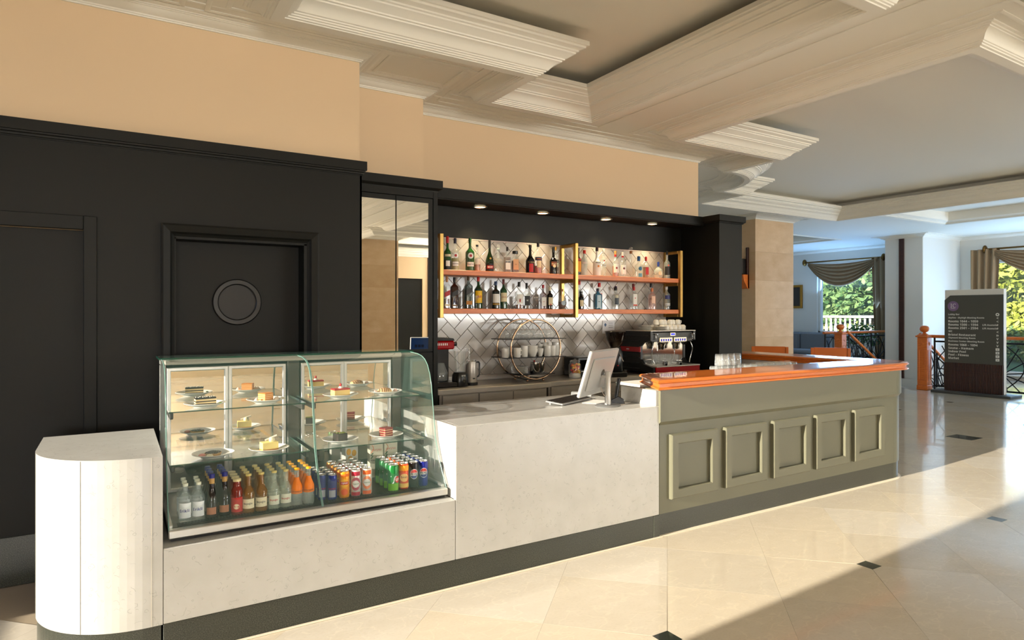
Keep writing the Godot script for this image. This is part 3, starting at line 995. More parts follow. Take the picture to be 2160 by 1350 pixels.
func frame_mesh(w: float, h: float, b: float, d: float, c := 0.004) -> ArrayMesh:
	# a mitred rectangular frame standing d proud of z = 0, its edges eased by c
	var g := Geo.new()
	var pr := V2([0.0, 0.0, 0.0, d - c, c, d, b - c, d, b, d - c, b, 0.0])
	for k in 4:
		for i in pr.size() - 1:
			var q := []
			for e in [[k, i], [k + 1, i], [k + 1, i + 1], [k, i + 1]]:
				var o: float = pr[e[1]].x
				q.append(V([o, w - o, w - o, o][e[0] % 4], [o, o, h - o, h - o][e[0] % 4], pr[e[1]].y))
			var n: Vector3 = [Vector3.DOWN, Vector3.RIGHT, Vector3.UP, Vector3.LEFT][k]
			g.qn(q[0], q[1], q[2], q[3], n * [1.0, 0.7, 0.0, -0.7, -1.0][i] + V(0, 0, [0.0, 0.7, 1.0, 0.7, 0.0][i]))
	return g.done()


func pastry_case() -> void:
	var t := thing("pastry_case", "curved glass refrigerated display case holding cakes and cold drinks", "display case", V(0.205, 0.495, -3.37))
	var W := 1.42
	var al: Material = M.aluminium
	part(t, "foot_gap", bx(0.01, 0.0, -0.72, W - 0.01, 0.02, -0.01), M.black_plastic)
	part(t, "front_rail", bx(0, 0.018, -0.03, W, 0.056, 0.015, 0.004), al)
	part(t, "well", bx(0, 0.02, -0.72, W, 0.058, -0.03, 0.002), col(Color(0.17, 0.165, 0.15), 0.35, 0.4))
	part(t, "side_rail", bx(0, 0.018, -0.72, 0.02, 0.07, -0.03, 0.003), al)
	part(t, "side_rail", bx(W - 0.02, 0.018, -0.72, W, 0.07, -0.03, 0.003), al)
	# slotted air grille along the front of the well
	for k in 2:
		var gr := part(t, "grille", bx(0.04 + k * 0.70, 0.058, -0.085, 0.67 + k * 0.70, 0.062, -0.035, 0.001), col(Color(0.12, 0.115, 0.105), 0.4, 0.4))
		var g := Geo.new()
		for i in 44:
			var x := 0.055 + k * 0.70 + i * 0.0138
			g.box(V(x, 0.062, -0.078), V(x + 0.006, 0.0635, -0.042))
		part(gr, "slots", g.done(), M.black_plastic)
	# curved front glass: height and depth of its profile, measured from the front rail
	var pr := V2([-0.005, 0.05, -0.10, 0.195, -0.155, 0.318, -0.182, 0.457, -0.212, 0.622, -0.236, 0.69, -0.27, 0.745, -0.31, 0.777, -0.355, 0.795, -0.42, 0.806, -0.56, 0.812])
	for k in 2:
		var x0 := 0.002 + k * 0.712
		var x1 := 0.708 + k * 0.712
		var g := Geo.new()
		g.s.set_smooth_group(1)
		for i in pr.size() - 1:
			var a: Vector2 = pr[i]
			var b: Vector2 = pr[i + 1]
			g.qn(V(x0, a.y, a.x), V(x1, a.y, a.x), V(x1, b.y, b.x), V(x0, b.y, b.x), V(0, 0.4, 1))
		var gl := part(t, "front_glass", g.done(), M.case_glass)
		for x in [x0, x1]:
			var pts := []
			for v in pr: pts.append(V(x, v.y, v.x))
			part(gl, "ground_edge", Geo.new().tube(pts, 0.0028, 6).done(), mat("edge_line", Color(0.42, 0.56, 0.52), 0.15))
	# end glass
	for x in [0.0, W]:
		var poly := PackedVector2Array([Vector2(-0.715, 0.06), Vector2(-0.02, 0.06)])
		for v in pr: poly.append(Vector2(v.x - 0.004, v.y - 0.002))
		poly.append(Vector2(-0.715, 0.81))
		var xf := Transform3D(Basis(V(0, 0, 1), V(0, 1, 0), V(-1, 0, 0)), V(x, 0, 0))
		var g := Geo.new()
		var tri := Geometry2D.triangulate_polygon(poly)
		for i in range(0, tri.size(), 3):
			g.tn(V(x, poly[tri[i]].y, poly[tri[i]].x), V(x, poly[tri[i + 1]].y, poly[tri[i + 1]].x), V(x, poly[tri[i + 2]].y, poly[tri[i + 2]].x), V(-1 if x == 0.0 else 1, 0, 0))
		part(t, "end_glass", g.done(), M.case_glass)
	part(t, "top_glass", bx(-0.01, 0.813, -0.80, W + 0.02, 0.819, -0.54), M.case_glass)
	part(t, "top_glass_edge", bx(-0.012, 0.8115, -0.542, W + 0.022, 0.8205, -0.538, 0.001), M.glass_edge)
	part(t, "top_glass_edge", bx(-0.014, 0.8115, -0.80, -0.010, 0.8205, -0.54, 0.001), M.glass_edge)
	part(t, "top_rail", bx(0.0, 0.775, -0.74, W, 0.81, -0.70, 0.004), al)
	part(t, "top_lamp", bx(0.02, 0.775, -0.69, W - 0.02, 0.80, -0.64, 0.006), col(Color(0.78, 0.76, 0.70), 0.4))
	# sliding mirror doors at the back, in aluminium frames
	for k in 4:
		var x0: float = [0.033, 0.352, 0.765, 1.035][k]
		var x1: float = [0.352, 0.68, 1.035, 1.355][k]
		var z: float = -0.715 - 0.012 * (k % 2)
		var d := part(t, "sliding_door", frame_mesh(x1 - x0, 0.70, 0.022, 0.016), al, V(x0, 0.056, z))
		part(d, "mirror", bx(0.02, 0.02, 0.002, x1 - x0 - 0.02, 0.68, 0.006), M.mirror)
	part(t, "back_post", bx(0.685, 0.056, -0.73, 0.755, 0.775, -0.70, 0.003), col(Color(0.25, 0.235, 0.21), 0.35, 0.5))
	part(t, "back_post", bx(1.358, 0.056, -0.73, W, 0.775, -0.70, 0.003), col(Color(0.25, 0.235, 0.21), 0.35, 0.5))
	part(t, "back_post", bx(0.0, 0.056, -0.73, 0.03, 0.775, -0.70, 0.003), al)
	# glass shelves on dark brackets
	for s in [[0.555, -0.31], [0.303, -0.225]]:
		for k in 2:
			var x0: float = [0.02, 0.735][k]
			var x1: float = [0.70, 1.385][k]
			var sh := part(t, "shelf", bx(x0, s[0], -0.70, x1, s[0] + 0.006, s[1]), M.case_glass)
			part(sh, "shelf_edge", bx(x0, s[0] - 0.0002, s[1] - 0.001, x1, s[0] + 0.0062, s[1] + 0.001), M.glass_edge)
			part(sh, "shelf_edge", bx(x1 - 0.001, s[0] - 0.0002, -0.70, x1 + 0.001, s[0] + 0.0062, s[1]), M.glass_edge)
			for x in [x0 + 0.004, x1 - 0.022]:
				part(t, "bracket", bx(x, s[0] - 0.034, -0.70, x + 0.018, s[0] - 0.001, s[1] - 0.012, 0.004), col(Color(0.20, 0.195, 0.18), 0.4, 0.3))
	cakes()
	drinks()


func plate(t: Node3D) -> void:
	part(t, "plate", Geo.new().lathe(V2([0.0, 0.002, 0.05, 0.002, 0.052, 0.0, 0.056, 0.0, 0.058, 0.003, 0.085, 0.014, 0.102, 0.02, 0.104, 0.022, 0.102, 0.0235, 0.085, 0.018, 0.06, 0.0075, 0.0, 0.0065]), 36).done(), M.porcelain)


func layered(t: Node3D, w: float, d: float, turn: float, layers: Array, wedge := 0.0) -> void:
	# a slice built of layers: [height, colour]
	var y := 0.007
	var n := layers.size()
	for i in n:
		var h: float = layers[i][0]
		var m: Material = col(layers[i][1], 0.65)
		var xf := Transform3D(Basis(Vector3.UP, turn), V(0, 0, 0.0))
		var poly := P2([-w / 2, -d / 2, w / 2, -d / 2 + wedge, w / 2, d / 2 - wedge, -w / 2, d / 2])
		var j := 0.0006 * (i % 2)
		for k in 4: poly[k] *= 1.0 - j * 8.0
		var base := Transform3D(Basis(V(1, 0, 0), V(0, 0, 1), V(0, 1, 0)), Vector3.ZERO)
		part(t, "layer", Geo.new().prism(poly, y, y + h, xf * base, 0.0015 if i == n - 1 else 0.0).done(), m)
		y += h


func cakes() -> void:
	var y1 := 1.0565
	var y2 := 0.8045
	var cho := Color(0.16, 0.075, 0.045)
	var crm := Color(0.93, 0.82, 0.60)
	var t := thing("cake_plate", "chocolate and cream layered slab cake on a white plate", "cake", V(0.405, y1, -3.80), 0.0, "cakes in the glass case")
	plate(t)
	layered(t, 0.10, 0.05, 0.10, [[0.008, crm], [0.005, cho], [0.008, crm], [0.006, cho], [0.009, crm], [0.006, cho], [0.003, Color(0.10, 0.05, 0.035)]])
	var g := Geo.new()
	for k in 9: g.ball(V(-0.045 + k * 0.011, 0.053, 0.004 + 0.014 * sin(k * 2.3)), V(0.004, 0.0025, 0.004), 6)
	part(t, "icing_dots", g.done(), col(Color(0.93, 0.91, 0.86)))
	g = Geo.new().ball(V(0.072, 0.018, 0.02), V(0.009, 0.003, 0.005), 6)
	part(t, "mint_leaf", g.done(), col(Color(0.45, 0.62, 0.15)))
	t = thing("cake_plate", "honey layer cake slice with meringue kisses on a white plate", "cake", V(0.715, y1, -3.80), 0.0, "cakes in the glass case")
	plate(t)
	var hon := Color(0.86, 0.52, 0.18)
	layered(t, 0.062, 0.058, 0.5, [[0.007, hon], [0.003, crm], [0.007, hon], [0.003, crm], [0.007, hon], [0.003, crm], [0.007, hon], [0.003, crm], [0.008, Color(0.83, 0.50, 0.16)]], 0.008)
	g = Geo.new()
	for p in [[-0.055, 0.02], [0.048, 0.02], [0.06, 0.0]]:
		g.lathe(V2([0.012, 0.012, 0.014, 0.016, 0.009, 0.024, 0.003, 0.03, 0.0, 0.033]), 10, 0, 0, TAU, Transform3D(Basis(), V(p[0], 0, p[1])))
	part(t, "meringue", g.done(), col(Color(0.92, 0.84, 0.74)))
	t = thing("cake_plate", "raspberry topped cheesecake slice with a berry on a white plate", "cake", V(1.135, y1, -3.80), 0.0, "cakes in the glass case")
	plate(t)
	layered(t, 0.098, 0.06, 0.12, [[0.009, Color(0.72, 0.48, 0.24)], [0.03, Color(0.93, 0.80, 0.48)], [0.009, Color(0.72, 0.10, 0.13)]], 0.006)
	part(t, "cream_swirl", Geo.new().lathe(V2([0.012, 0.054, 0.014, 0.058, 0.008, 0.066, 0.0, 0.068]), 10).done(), col(Color(0.94, 0.92, 0.86)))
	part(t, "raspberry", Geo.new().ball(V(0.0, 0.075, 0), V(0.008, 0.01, 0.008), 8).done(), col(Color(0.70, 0.08, 0.10)))
	t = thing("cake_plate", "cream bun drizzled with caramel on a white plate", "cake", V(1.42, y1, -3.82), 0.0, "cakes in the glass case")
	plate(t)
	part(t, "bun", Geo.new().ball(V(-0.005, 0.018, 0), V(0.047, 0.022, 0.032), 18).done(), col(Color(0.90, 0.76, 0.54), 0.6))
	g = Geo.new()
	for k in 6:
		var pts := []
		for i in 9:
			var a := PI * i / 8.0
			var x := -0.038 + k * 0.013 + 0.012 * (i / 8.0 - 0.5)
			var f := sqrt(maxf(0.05, 1.0 - pow((x + 0.005) / 0.047, 2.0)))
			pts.append(V(x, 0.018 + 0.0226 * sin(a) * f, 0.0326 * cos(a) * f))
		g.tube(pts, 0.0022, 5)
	part(t, "caramel_stripes", g.done(), col(Color(0.46, 0.22, 0.08), 0.3))
	g = Geo.new()
	for p in [[-0.07, 0.01], [0.066, 0.0]]:
		g.lathe(V2([0.013, 0.012, 0.015, 0.017, 0.009, 0.026, 0.0, 0.032]), 10, 0, 0, TAU, Transform3D(Basis(), V(p[0], 0, p[1])))
	part(t, "meringue", g.done(), col(Color(0.93, 0.80, 0.74)))
	t = thing("cake_plate", "chocolate crumb tart with two macaron halves on a painted plate", "cake", V(0.432, y2, -3.70), 0.0, "cakes in the glass case")
	plate(t)
	part(t, "tart_shell", Geo.new().lathe(V2([0.0, 0.007, 0.036, 0.007, 0.042, 0.022, 0.039, 0.022, 0.0, 0.019]), 24).done(), col(Color(0.82, 0.62, 0.34), 0.7))
	g = Geo.new()
	rng.seed = 5
	for k in 90:
		var a := rng.randf() * TAU
		var r := 0.036 * sqrt(rng.randf())
		g.ball(V(r * cos(a), 0.021 + 0.008 * (1.0 - r / 0.04), r * sin(a)), Vector3.ONE * rng.randf_range(0.003, 0.005), 5)
	part(t, "crumbs", g.done(), col(Color(0.26, 0.15, 0.08), 0.7))
	part(t, "macaron", Geo.new().ball(V(-0.055, 0.016, 0.02), V(0.018, 0.01, 0.016), 12).done(), col(Color(0.85, 0.50, 0.44)))
	part(t, "macaron", Geo.new().ball(V(-0.022, 0.016, 0.052), V(0.017, 0.01, 0.016), 12).done(), col(Color(0.92, 0.88, 0.74)))
	t = thing("cake_plate", "pale lemon cheesecake slice topped with cream and a chocolate curl", "cake", V(0.71, y2, -3.69), 0.0, "cakes in the glass case")
	plate(t)
	layered(t, 0.085, 0.058, 0.12, [[0.009, Color(0.78, 0.54, 0.28)], [0.036, Color(0.95, 0.86, 0.52)]], 0.005)
	part(t, "cream_swirl", Geo.new().ball(V(0.012, 0.062, 0), V(0.018, 0.016, 0.016), 10).done(), col(Color(0.95, 0.92, 0.76)))
	part(t, "chocolate_curl", Geo.new().tube([V(-0.022, 0.062, 0.004), V(0.04, 0.083, -0.002)], 0.005, 8).done(), col(Color(0.88, 0.84, 0.76)))
	t = thing("cake_plate", "dark chocolate cube cake sprinkled with pistachio on a painted plate", "cake", V(1.115, y2, -3.74), 0.0, "cakes in the glass case")
	plate(t)
	layered(t, 0.062, 0.058, 0.25, [[0.045, Color(0.14, 0.06, 0.035)]])
	g = Geo.new()
	for k in 60: g.ball(V(rng.randf_range(-0.028, 0.028), 0.0535, rng.randf_range(-0.026, 0.026)), Vector3.ONE * rng.randf_range(0.0015, 0.003), 5)
	part(t, "pistachio", g.done(), col(Color(0.50, 0.52, 0.16), 0.7))
	t = thing("cake_plate", "red velvet cube cake with thin cream layers on a painted plate", "cake", V(1.395, y2, -3.74), 0.0, "cakes in the glass case")
	plate(t)
	var red := Color(0.55, 0.05, 0.09)
	layered(t, 0.06, 0.056, 0.35, [[0.011, red], [0.003, crm], [0.011, red], [0.003, crm], [0.011, red], [0.003, crm], [0.011, red]])


func ring_label(parent: Node, r: float, y0: float, y1: float, half: float, c: Color, called := "label", sq := 0.0) -> MeshInstance3D:
	return part(parent, called, Geo.new().lathe(V2([r, y0, r, y1]), 18, sq, -half, half).done(), col(c, 0.5))


func words(parent: Node, text: String, r: float, y: float, h: float, w: float, c: Color, f: Font = null) -> void:
	part(parent, "lettering", lettering(text, h, w, r, f), col(c, 0.5), V(0, y, 0))


func disc(parent: Node, called: String, r: float, y: float, rad: float, ry: float, c: Color) -> void:
	# an oval of print wrapped round a can or bottle of radius r
	var g := Geo.new()
	g.s.set_smooth_group(1)
	var n := 24
	for k in n:
		var q := []
		for kk in [k, k + 1]:
			for f in [0.0, 0.5, 1.0]:
				var a: float = TAU * kk / n
				var x: float = cos(a) * rad * f / r
				q.append(V(r * sin(x), y + sin(a) * ry * f, r * cos(x)))
		g.tn(q[0], q[1], q[4], V(0, 0, 1))
		g.qn(q[1], q[2], q[5], q[4], V(0, 0, 1))
	part(parent, called, g.done(), col(c, 0.45))


func make_can(label: String, group: String, h: float, r: float, c: Color, kind: String) -> Node3D:
	var t := thing("drink_can", label, "can", V(0, -5, 0), 0, group)
	part(t, "shell", Geo.new().lathe(V2([0.0, 0.004, r * 0.7, 0.004, r * 0.8, 0.0, r * 0.86, 0.002, r, 0.012, r, h - 0.014, r * 0.86, h - 0.003]), 22).done(), mat("can_" + c.to_html(), c, 0.28, 0.25))
	part(t, "lid", Geo.new().lathe(V2([r * 0.86, h - 0.003, r * 0.88, h, r * 0.82, h, r * 0.78, h - 0.005, 0.0, h - 0.005]), 22).box(V(-0.005, h - 0.0045, -0.004), V(0.005, h - 0.0025, 0.014)).done(), mat("can_lid", Color(0.78, 0.78, 0.77), 0.28, 0.9))
	var rr := r + 0.0004
	var r3 := r + 0.0008
	match kind:
		"cola":
			disc(t, "roundel", rr, h * 0.55, r * 0.86, r * 0.98, Color(0.92, 0.92, 0.92))
			var dk := Color(0.05, 0.12, 0.42)
			band_half(t, r3, h * 0.55, r * 0.8, r * 0.92, 0.28, 1.0, Color(0.78, 0.08, 0.10))
			band_half(t, r3, h * 0.55, r * 0.8, r * 0.92, -1.0, -0.34, dk)
			words(t, "PEPSI", r + 0.0012, h * 0.55 - 0.001, r * 0.42, r * 1.62, Color(0.03, 0.03, 0.05))
		"lime":
			ring_label(t, rr, h * 0.02, h * 0.30, 1.1, Color(0.42, 0.72, 0.12), "lime_band")
			words(t, "7", rr, h * 0.44, h * 0.50, r * 1.0, Color(0.90, 0.92, 0.92))
			var d := Node3D.new()
			d.name = "badge"; t.add_child(d); d.rotation.y = 0.75
			disc(d, "red_dot", r3, h * 0.44, r * 0.52, r * 0.6, Color(0.84, 0.10, 0.10))
			words(d, "UP", r + 0.0012, h * 0.44, r * 0.5, r * 0.8, Color(0.95, 0.95, 0.95))
		"orange":
			ring_label(t, rr, h * 0.72, h * 0.92, 2.8, Color(0.95, 0.62, 0.10), "orange_band")
			ring_label(t, rr, h * 0.08, h * 0.24, 2.8, Color(0.93, 0.75, 0.35), "pale_band")
			disc(t, "splash", rr, h * 0.46, r * 0.9, r * 0.8, Color(0.97, 0.78, 0.45))
			words(t, "Yedigün", r3, h * 0.48, r * 0.55, r * 1.5, Color(0.05, 0.28, 0.16), font_serif)
		"tea":
			disc(t, "roundel", rr, h * 0.56, r * 0.8, r * 0.8, Color(0.96, 0.72, 0.05))
			ring_label(t, r3, h * 0.51, h * 0.62, 0.8, Color(0.80, 0.10, 0.08), "red_band")
			words(t, "Lipton", r + 0.0012, h * 0.565, r * 0.42, r * 1.3, Color(0.96, 0.95, 0.92))
			ring_label(t, rr, h * 0.80, h * 0.9, 2.8, Color(0.86, 0.42, 0.08), "orange_band")
			disc(t, "fruit", rr, h * 0.24, r * 0.7, r * 0.6, Color(0.90, 0.36, 0.05))
		"energy":
			ring_label(t, rr, h * 0.12, h * 0.40, 0.7, Color(0.62, 0.64, 0.68), "silver_panel")
			ring_label(t, rr, h * 0.52, h * 0.86, 0.7, Color(0.10, 0.16, 0.45), "blue_panel")
			words(t, "Red Bull", r3, h * 0.46, r * 0.5, r * 1.5, Color(0.72, 0.08, 0.12))
		"ruby", "peach":
			var k := Color(0.66, 0.12, 0.22) if kind == "ruby" else Color(0.88, 0.40, 0.16)
			ring_label(t, rr, h * 0.78, h * 0.93, 0.9, k, "top_badge")
			ring_label(t, rr, h * 0.05, h * 0.18, 0.9, k, "foot_badge")
			disc(t, "fruit_ring", rr, h * 0.48, r * 0.95, r * 1.25, k.lerp(Color.WHITE, 0.2))
			disc(t, "white_disc", r3, h * 0.48, r * 0.62, r * 0.7, Color(0.90, 0.90, 0.88))
			words(t, "Tropicana", r + 0.0012, h * 0.48, r * 0.32, r * 1.25, Color(0.25, 0.55, 0.30))
	return t


func band_half(parent: Node, r: float, y: float, rad: float, ry: float, f0: float, f1: float, c: Color) -> void:
	# the slice of an oval between two heights (as shares of its half height)
	var g := Geo.new()
	g.s.set_smooth_group(1)
	var n := 6
	for k in n:
		var a := lerpf(f0, f1, float(k) / n)
		var b := lerpf(f0, f1, float(k + 1) / n)
		var wa := sqrt(maxf(0.0, 1.0 - a * a)) * rad / r
		var wb := sqrt(maxf(0.0, 1.0 - b * b)) * rad / r
		for j in 6:
			var u0 := -1.0 + j / 3.0
			var u1 := -1.0 + (j + 1) / 3.0
			g.qn(V(r * sin(wa * u0), y + a * ry, r * cos(wa * u0)), V(r * sin(wa * u1), y + a * ry, r * cos(wa * u1)), V(r * sin(wb * u1), y + b * ry, r * cos(wb * u1)), V(r * sin(wb * u0), y + b * ry, r * cos(wb * u0)), V(0, 0, 1))
	part(parent, "colour_field", g.done(), col(c, 0.45))


func column(proto: Node3D, x: float, rows: int, step: float, z0 := -3.46, turn := -0.25) -> void:
	for k in rows:
		var at := V(x, 0.5535, z0 - k * step)
		if k == 0 and proto.position.y < -1.0:
			proto.position = at
			proto.rotation.y = turn
		else:
			copy_of(proto, at, turn)


func drinks() -> void:
	# cold drinks, each kind in rows running back from the glass
	var b: Node3D
	b = bottle("water_bottle", "clear plastic water bottle with a pale cap and white label", V(0, -5, 0), 0.185, 0.058, {"group": "water bottles in the case", "g": Color(0.80, 0.90, 0.90), "ga": 0.10, "sh": 0.62, "neck": 0.36, "cap": Color(0.86, 0.88, 0.80), "cap_h": 0.07, "labels": [[0.14, 0.52, Color(0.88, 0.91, 0.92), 1.1, "Erikli", Color(0.15, 0.22, 0.55)]]})
	column(b, 0.283, 3, 0.064); column(b, 0.340, 3, 0.064)
	b = bottle("juice_bottle", "dark brown bottle with a blue crown cap and copper oval label", V(0, -5, 0), 0.215, 0.056, {"group": "blue capped bottles in the case", "g": Color(0.07, 0.035, 0.03), "ga": 0.92, "sh": 0.36, "sh2": 0.72, "neck": 0.42, "cap": Color(0.10, 0.14, 0.48), "cap_h": 0.10, "sleeve": [0.78, Color(0.72, 0.58, 0.34)], "labels": [[0.10, 0.26, Color(0.68, 0.45, 0.32), 0.85, "", Color.BLACK]]})
	column(b, 0.400, 4, 0.062, -3.47); column(b, 0.459, 4, 0.062, -3.48)
	b = bottle("juice_bottle", "red apple juice bottle with a gold lid and apple label", V(0, -5, 0), 0.178, 0.054, {"group": "apple juice bottles in the case", "g": Color(0.50, 0.12, 0.05), "ga": 0.75, "sh": 0.66, "neck": 0.62, "cap": Color(0.86, 0.82, 0.62), "cap_h": 0.07, "labels": [[0.10, 0.50, Color(0.72, 0.10, 0.08), 1.3, "", Color.WHITE]]})
	disc(b, "apple_print", 0.0278, 0.045, 0.014, 0.013, Color(0.93, 0.86, 0.72))
	column(b, 0.513, 4, 0.058, -3.46)
	b = bottle("soda_bottle", "amber soda bottle with a gold crown and cream label", V(0, -5, 0), 0.195, 0.058, {"group": "amber soda bottles in the case", "g": Color(0.55, 0.38, 0.10), "ga": 0.55, "sh": 0.5, "sh2": 0.74, "neck": 0.42, "cap": Color(0.80, 0.74, 0.46), "cap_h": 0.05, "labels": [[0.14, 0.38, Color(0.90, 0.87, 0.74), 1.15, "Beyoğlu", Color(0.10, 0.08, 0.06)]]})
	column(b, 0.567, 4, 0.062); column(b, 0.628, 4, 0.062)
	b = bottle("soda_bottle", "colourless soda bottle with a gold crown and red lettering", V(0, -5, 0), 0.195, 0.056, {"group": "clear soda bottles in the case", "g": Color(0.78, 0.86, 0.78), "ga": 0.22, "sh": 0.5, "sh2": 0.74, "neck": 0.42, "cap": Color(0.82, 0.76, 0.48), "cap_h": 0.05, "labels": [[0.14, 0.38, Color(0.86, 0.88, 0.80), 1.15, "Beyoğlu", Color(0.75, 0.12, 0.08)]]})
	column(b, 0.690, 4, 0.062); column(b, 0.748, 4, 0.062)
	b = bottle("soda_bottle", "clear tonic bottle with an orange shoulder label and yellow crown", V(0, -5, 0), 0.195, 0.056, {"group": "orange labelled tonic bottles in the case", "g": Color(0.78, 0.84, 0.80), "ga": 0.2, "sh": 0.46, "sh2": 0.76, "neck": 0.42, "cap": Color(0.93, 0.66, 0.10), "cap_h": 0.05, "cone": [0.40, 0.80, Color(0.90, 0.48, 0.04), "Schweppes", Color(0.08, 0.06, 0.05)]})
	column(b, 0.803, 4, 0.062); column(b, 0.864, 4, 0.062)
	var z := -3.475
	var c := make_can("slim blue and silver energy drink can with a red name", "energy drink cans in the case", 0.135, 0.0262, Color(0.12, 0.20, 0.50), "energy")
	column(c, 0.992, 4, 0.058, z); column(c, 0.946, 4, 0.058, z - 0.03)
	c = make_can("tall yellow and orange iced tea can", "iced tea cans in the case", 0.147, 0.0285, Color(0.93, 0.60, 0.06), "tea")
	column(c, 1.058, 5, 0.062, z)
	c = make_can("tall silver can with a ruby fruit ring", "ruby fruit drink cans in the case", 0.147, 0.0285, Color(0.80, 0.78, 0.76), "ruby")
	column(c, 1.121, 5, 0.062, z)
	c = make_can("tall silver can with an orange fruit ring", "orange fruit drink cans in the case", 0.147, 0.0285, Color(0.82, 0.79, 0.75), "peach")
	column(c, 1.184, 5, 0.062, z)
	c = make_can("green lime soda can with a large white seven", "lime soda cans in the case", 0.147, 0.032, Color(0.02, 0.45, 0.18), "lime")
	column(c, 1.338, 4, 0.068, z)
	c = make_can("orange soda can with fruit pattern", "orange soda cans in the case", 0.147, 0.0285, Color(0.90, 0.30, 0.05), "orange")
	column(c, 1.402, 4, 0.066, z)
	c = make_can("black cola can with a red, white and blue roundel", "black cola cans in the case", 0.147, 0.0285, Color(0.02, 0.02, 0.025), "cola")
	column(c, 1.462, 5, 0.064, z)
	c = make_can("blue cola can with a red, white and blue roundel", "blue cola cans in the case", 0.147, 0.0285, Color(0.02, 0.10, 0.50), "cola")
	column(c, 1.522, 5, 0.064, z)
	# juice cartons behind the cans
	var proto: Node3D = null
	for k in 2:
		var t: Node3D
		if proto == null:
			t = thing("juice_carton", "white juice carton with orange swirl standing behind the cola cans", "carton", V(1.36, 0.5535, -3.83), -0.1, "juice cartons in the case")
			proto = t
			part(t, "box", bx(-0.042, 0, -0.03, 0.042, 0.215, 0.03, 0.003), col(Color(0.90, 0.89, 0.80), 0.4))
			part(t, "lettering", lettering("meysu", 0.026, 0.06, 0, font_serif), col(Color(0.80, 0.22, 0.08)), V(0, 0.165, 0.0305))
			part(t, "lettering", lettering("PINEAPPLE", 0.012, 0.07), col(Color(0.08, 0.10, 0.07)), V(0, 0.105, 0.0305))
			var g := Geo.new()
			var pts := []
			for i in 9: pts.append(V(-0.034 + 0.016 * sin(i * 0.35), 0.150 + i * 0.006, 0.0305))
			part(t, "orange_swirl", g.tube(pts, 0.0016, 5).done(), col(Color(0.92, 0.45, 0.08)))
			g = Geo.new()
			for i in 6: g.ball(V(-0.032 + 0.004 * (i % 3), 0.118 + i * 0.006, 0.0305), V(0.006, 0.003, 0.0006), 6)
			part(t, "leaf_print", g.done(), col(Color(0.15, 0.40, 0.12)))
		else:
			copy_of(proto, V(1.36 + 0.092 * k, 0.5535, -3.83), -0.1)
	var q := thing("juice_carton", "white juice carton printed with yellow fruit near the ruby cans", "carton", V(1.235, 0.5535, -3.94), 0.1, "juice cartons in the case")
	part(q, "box", bx(-0.042, 0, -0.03, 0.042, 0.19, 0.03, 0.003), col(Color(0.88, 0.88, 0.84), 0.4))
	var gg := Geo.new()
	for p in [[-0.02, 0.15], [0.015, 0.14], [-0.01, 0.105], [0.02, 0.09]]: gg.ball(V(p[0], p[1], 0.03), V(0.016, 0.02, 0.0008), 10)
	part(q, "fruit_print", gg.done(), col(Color(0.90, 0.66, 0.12)))


